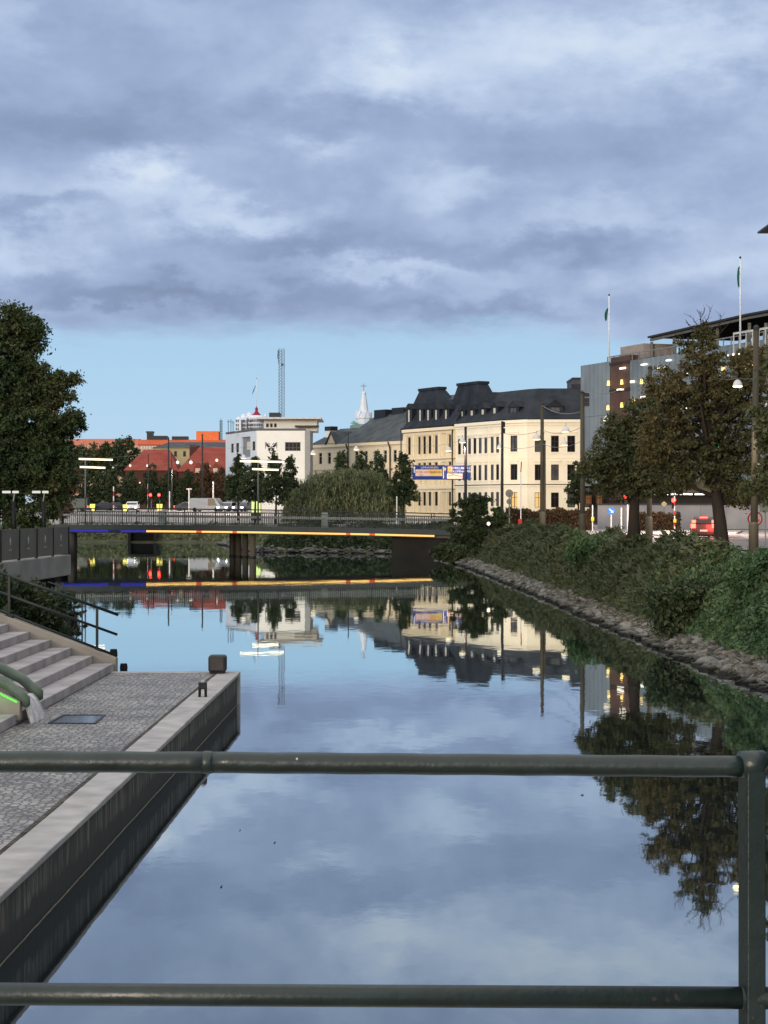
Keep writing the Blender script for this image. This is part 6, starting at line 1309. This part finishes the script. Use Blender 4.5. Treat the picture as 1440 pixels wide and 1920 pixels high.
    for s_ in (-1,1):
        b = MB(); b.box(hl-.12,hl+.015,s_*hw*.72-.17,s_*hw*.72+.17,.58,.72); b.build('headlight', head if lights == 'head' else mat('lamp_lens', lin(190,190,190), rough=.2), t, bevel=.02)
        zt = .92 if suv else .74; b = MB(); b.box(-hl-.02,-hl+.1,s_*hw*.78-.16,s_*hw*.78+.16,zt-.14,zt+.14); b.build('taillight', tail if lights == 'tail' else tail_off, t, bevel=.02)
        if brake:
            b = MB(); b.box(-hl-.02,-hl+.1,s_*hw*.74-.13,s_*hw*.74+.13,1.12,1.31); b.build('taillight', tail, t, bevel=.02)
    if brake: b = MB(); b.box(-hl+.14,-hl+.24,-.26,.26,Ht-.07,Ht-.015); b.build('brake_light', tail, t)
    b = MB(); b.box(-hl-.025,-hl+.02,-.25,.25,.55,.66); b.build('number_plate', plate, t); b = MB(); b.box(-hl-.06,-hl+.08,-hw*.9,hw*.9,.32,.50); b.box(hl-.08,hl+.05,-hw*.9,hw*.9,.30,.46); b.build('bumper', mat('bumper_black', lin(34,34,36), rough=.5), t, bevel=.03)
    t.location = loc; t.rotation_euler = (0,0,rot); return t
def paint(nm, c): return mat(nm, c, rough=.22, var=.04, spec=.6)
zr = GZ+.012
p = P(1319,1012,27.5); make_car('dark hatchback with glowing red brake lights seen from behind beside the tree trunk','car',paint('paint_dark_red',lin(60,22,24)),4.2,1.78,1.52,suv=True,lights='tail',brake=True,loc=(p.x,F/27.5,zr),rot=math.radians(81),grp='vehicles')
rl_ = bpy.data.lights.new('brake_glow','POINT'); rl_.energy = 210; rl_.color = (1,.05,.04); rl_.shadow_soft_size = .4; o = bpy.data.objects.new('brake_glow', rl_); COL.objects.link(o); o.location = (p.x+.1,F/27.5-2.75,zr+.95)
def far(px, k): q_ = P(px,0,k); return (q_.x, F/k, FZ+.01)
make_car('dark teal van side on at the left end of the bridge railing','van',paint('paint_teal',lin(24,52,54)),5.6,1.9,1.95,van=True,lights='tail',loc=far(131,12.5),rot=math.pi)
make_car('black car behind the left yellow beacon','car',paint('paint_black',lin(22,22,24)),lights='off',loc=far(192,12.2),rot=math.pi)
make_car('oncoming white car with bright headlights near the yellow beacon','car',paint('paint_white',lin(220,220,224)),4.4,1.8,1.5,suv=True,loc=far(248,12.8),rot=-math.pi/2+.05)
make_car('dark car with red tail light near the T shaped sign post','car',paint('paint_charcoal',lin(40,40,44)),4.5,lights='tail',loc=far(355,12.4),rot=0.05)
make_car('grey van with headlights right of the T shaped sign post','van',paint('paint_van_grey',lin(128,134,144)),5.0,1.95,2.0,van=True,loc=far(390,12.9),rot=-.3)
make_car('car with dazzling headlights left of the middle tube lamp','car',paint('paint_silver',lin(150,152,158)),loc=far(428,12.9),rot=-math.pi/2-.35)
make_car('grey car with headlights directly left of the yellow green poster stand','car',paint('paint_grey',lin(96,98,104)),loc=far(456,13.0),rot=-math.pi/2-.3)
make_car('dark blue car parked at the far edge of the square','car',paint('paint_navy',lin(26,32,52)),lights='off',loc=far(222,11.9),rot=0)
# ------------------------------------------------------------------ spots for street lamp light, some added where no lamp hangs
def plight(px, py, k, e, col=(1,.80,.68), aim=None, ang=150):
    l = bpy.data.lights.new('street_glow','SPOT'); l.energy = e; l.color = col; l.shadow_soft_size = .12; l.spot_size = math.radians(ang); l.spot_blend = .35
    o = bpy.data.objects.new('street_glow', l); COL.objects.link(o); o.location = P(px,py,k)-Vector((0,0,.25))
    d = Vector(aim) if aim else Vector((0,0,-1)); o.rotation_euler = d.to_track_quat('-Z','Y').to_euler()
plight(1383,728,58,1100); plight(1138,794,26,6500); plight(1300,850,24,9000); plight(1440,768,40,5000); plight(1200,850,22,5000)
plight(841,850,17,4500,(1,.70,.50),(.5,.6,-.6),130); plight(800,890,14.5,5000,(1,.64,.42),(.6,.4,-.5),130); plight(867,834,18,1200,(1,.72,.55),(.5,.6,-.6),130); plight(345,869,12.5,6000); plight(440,872,14,4000)
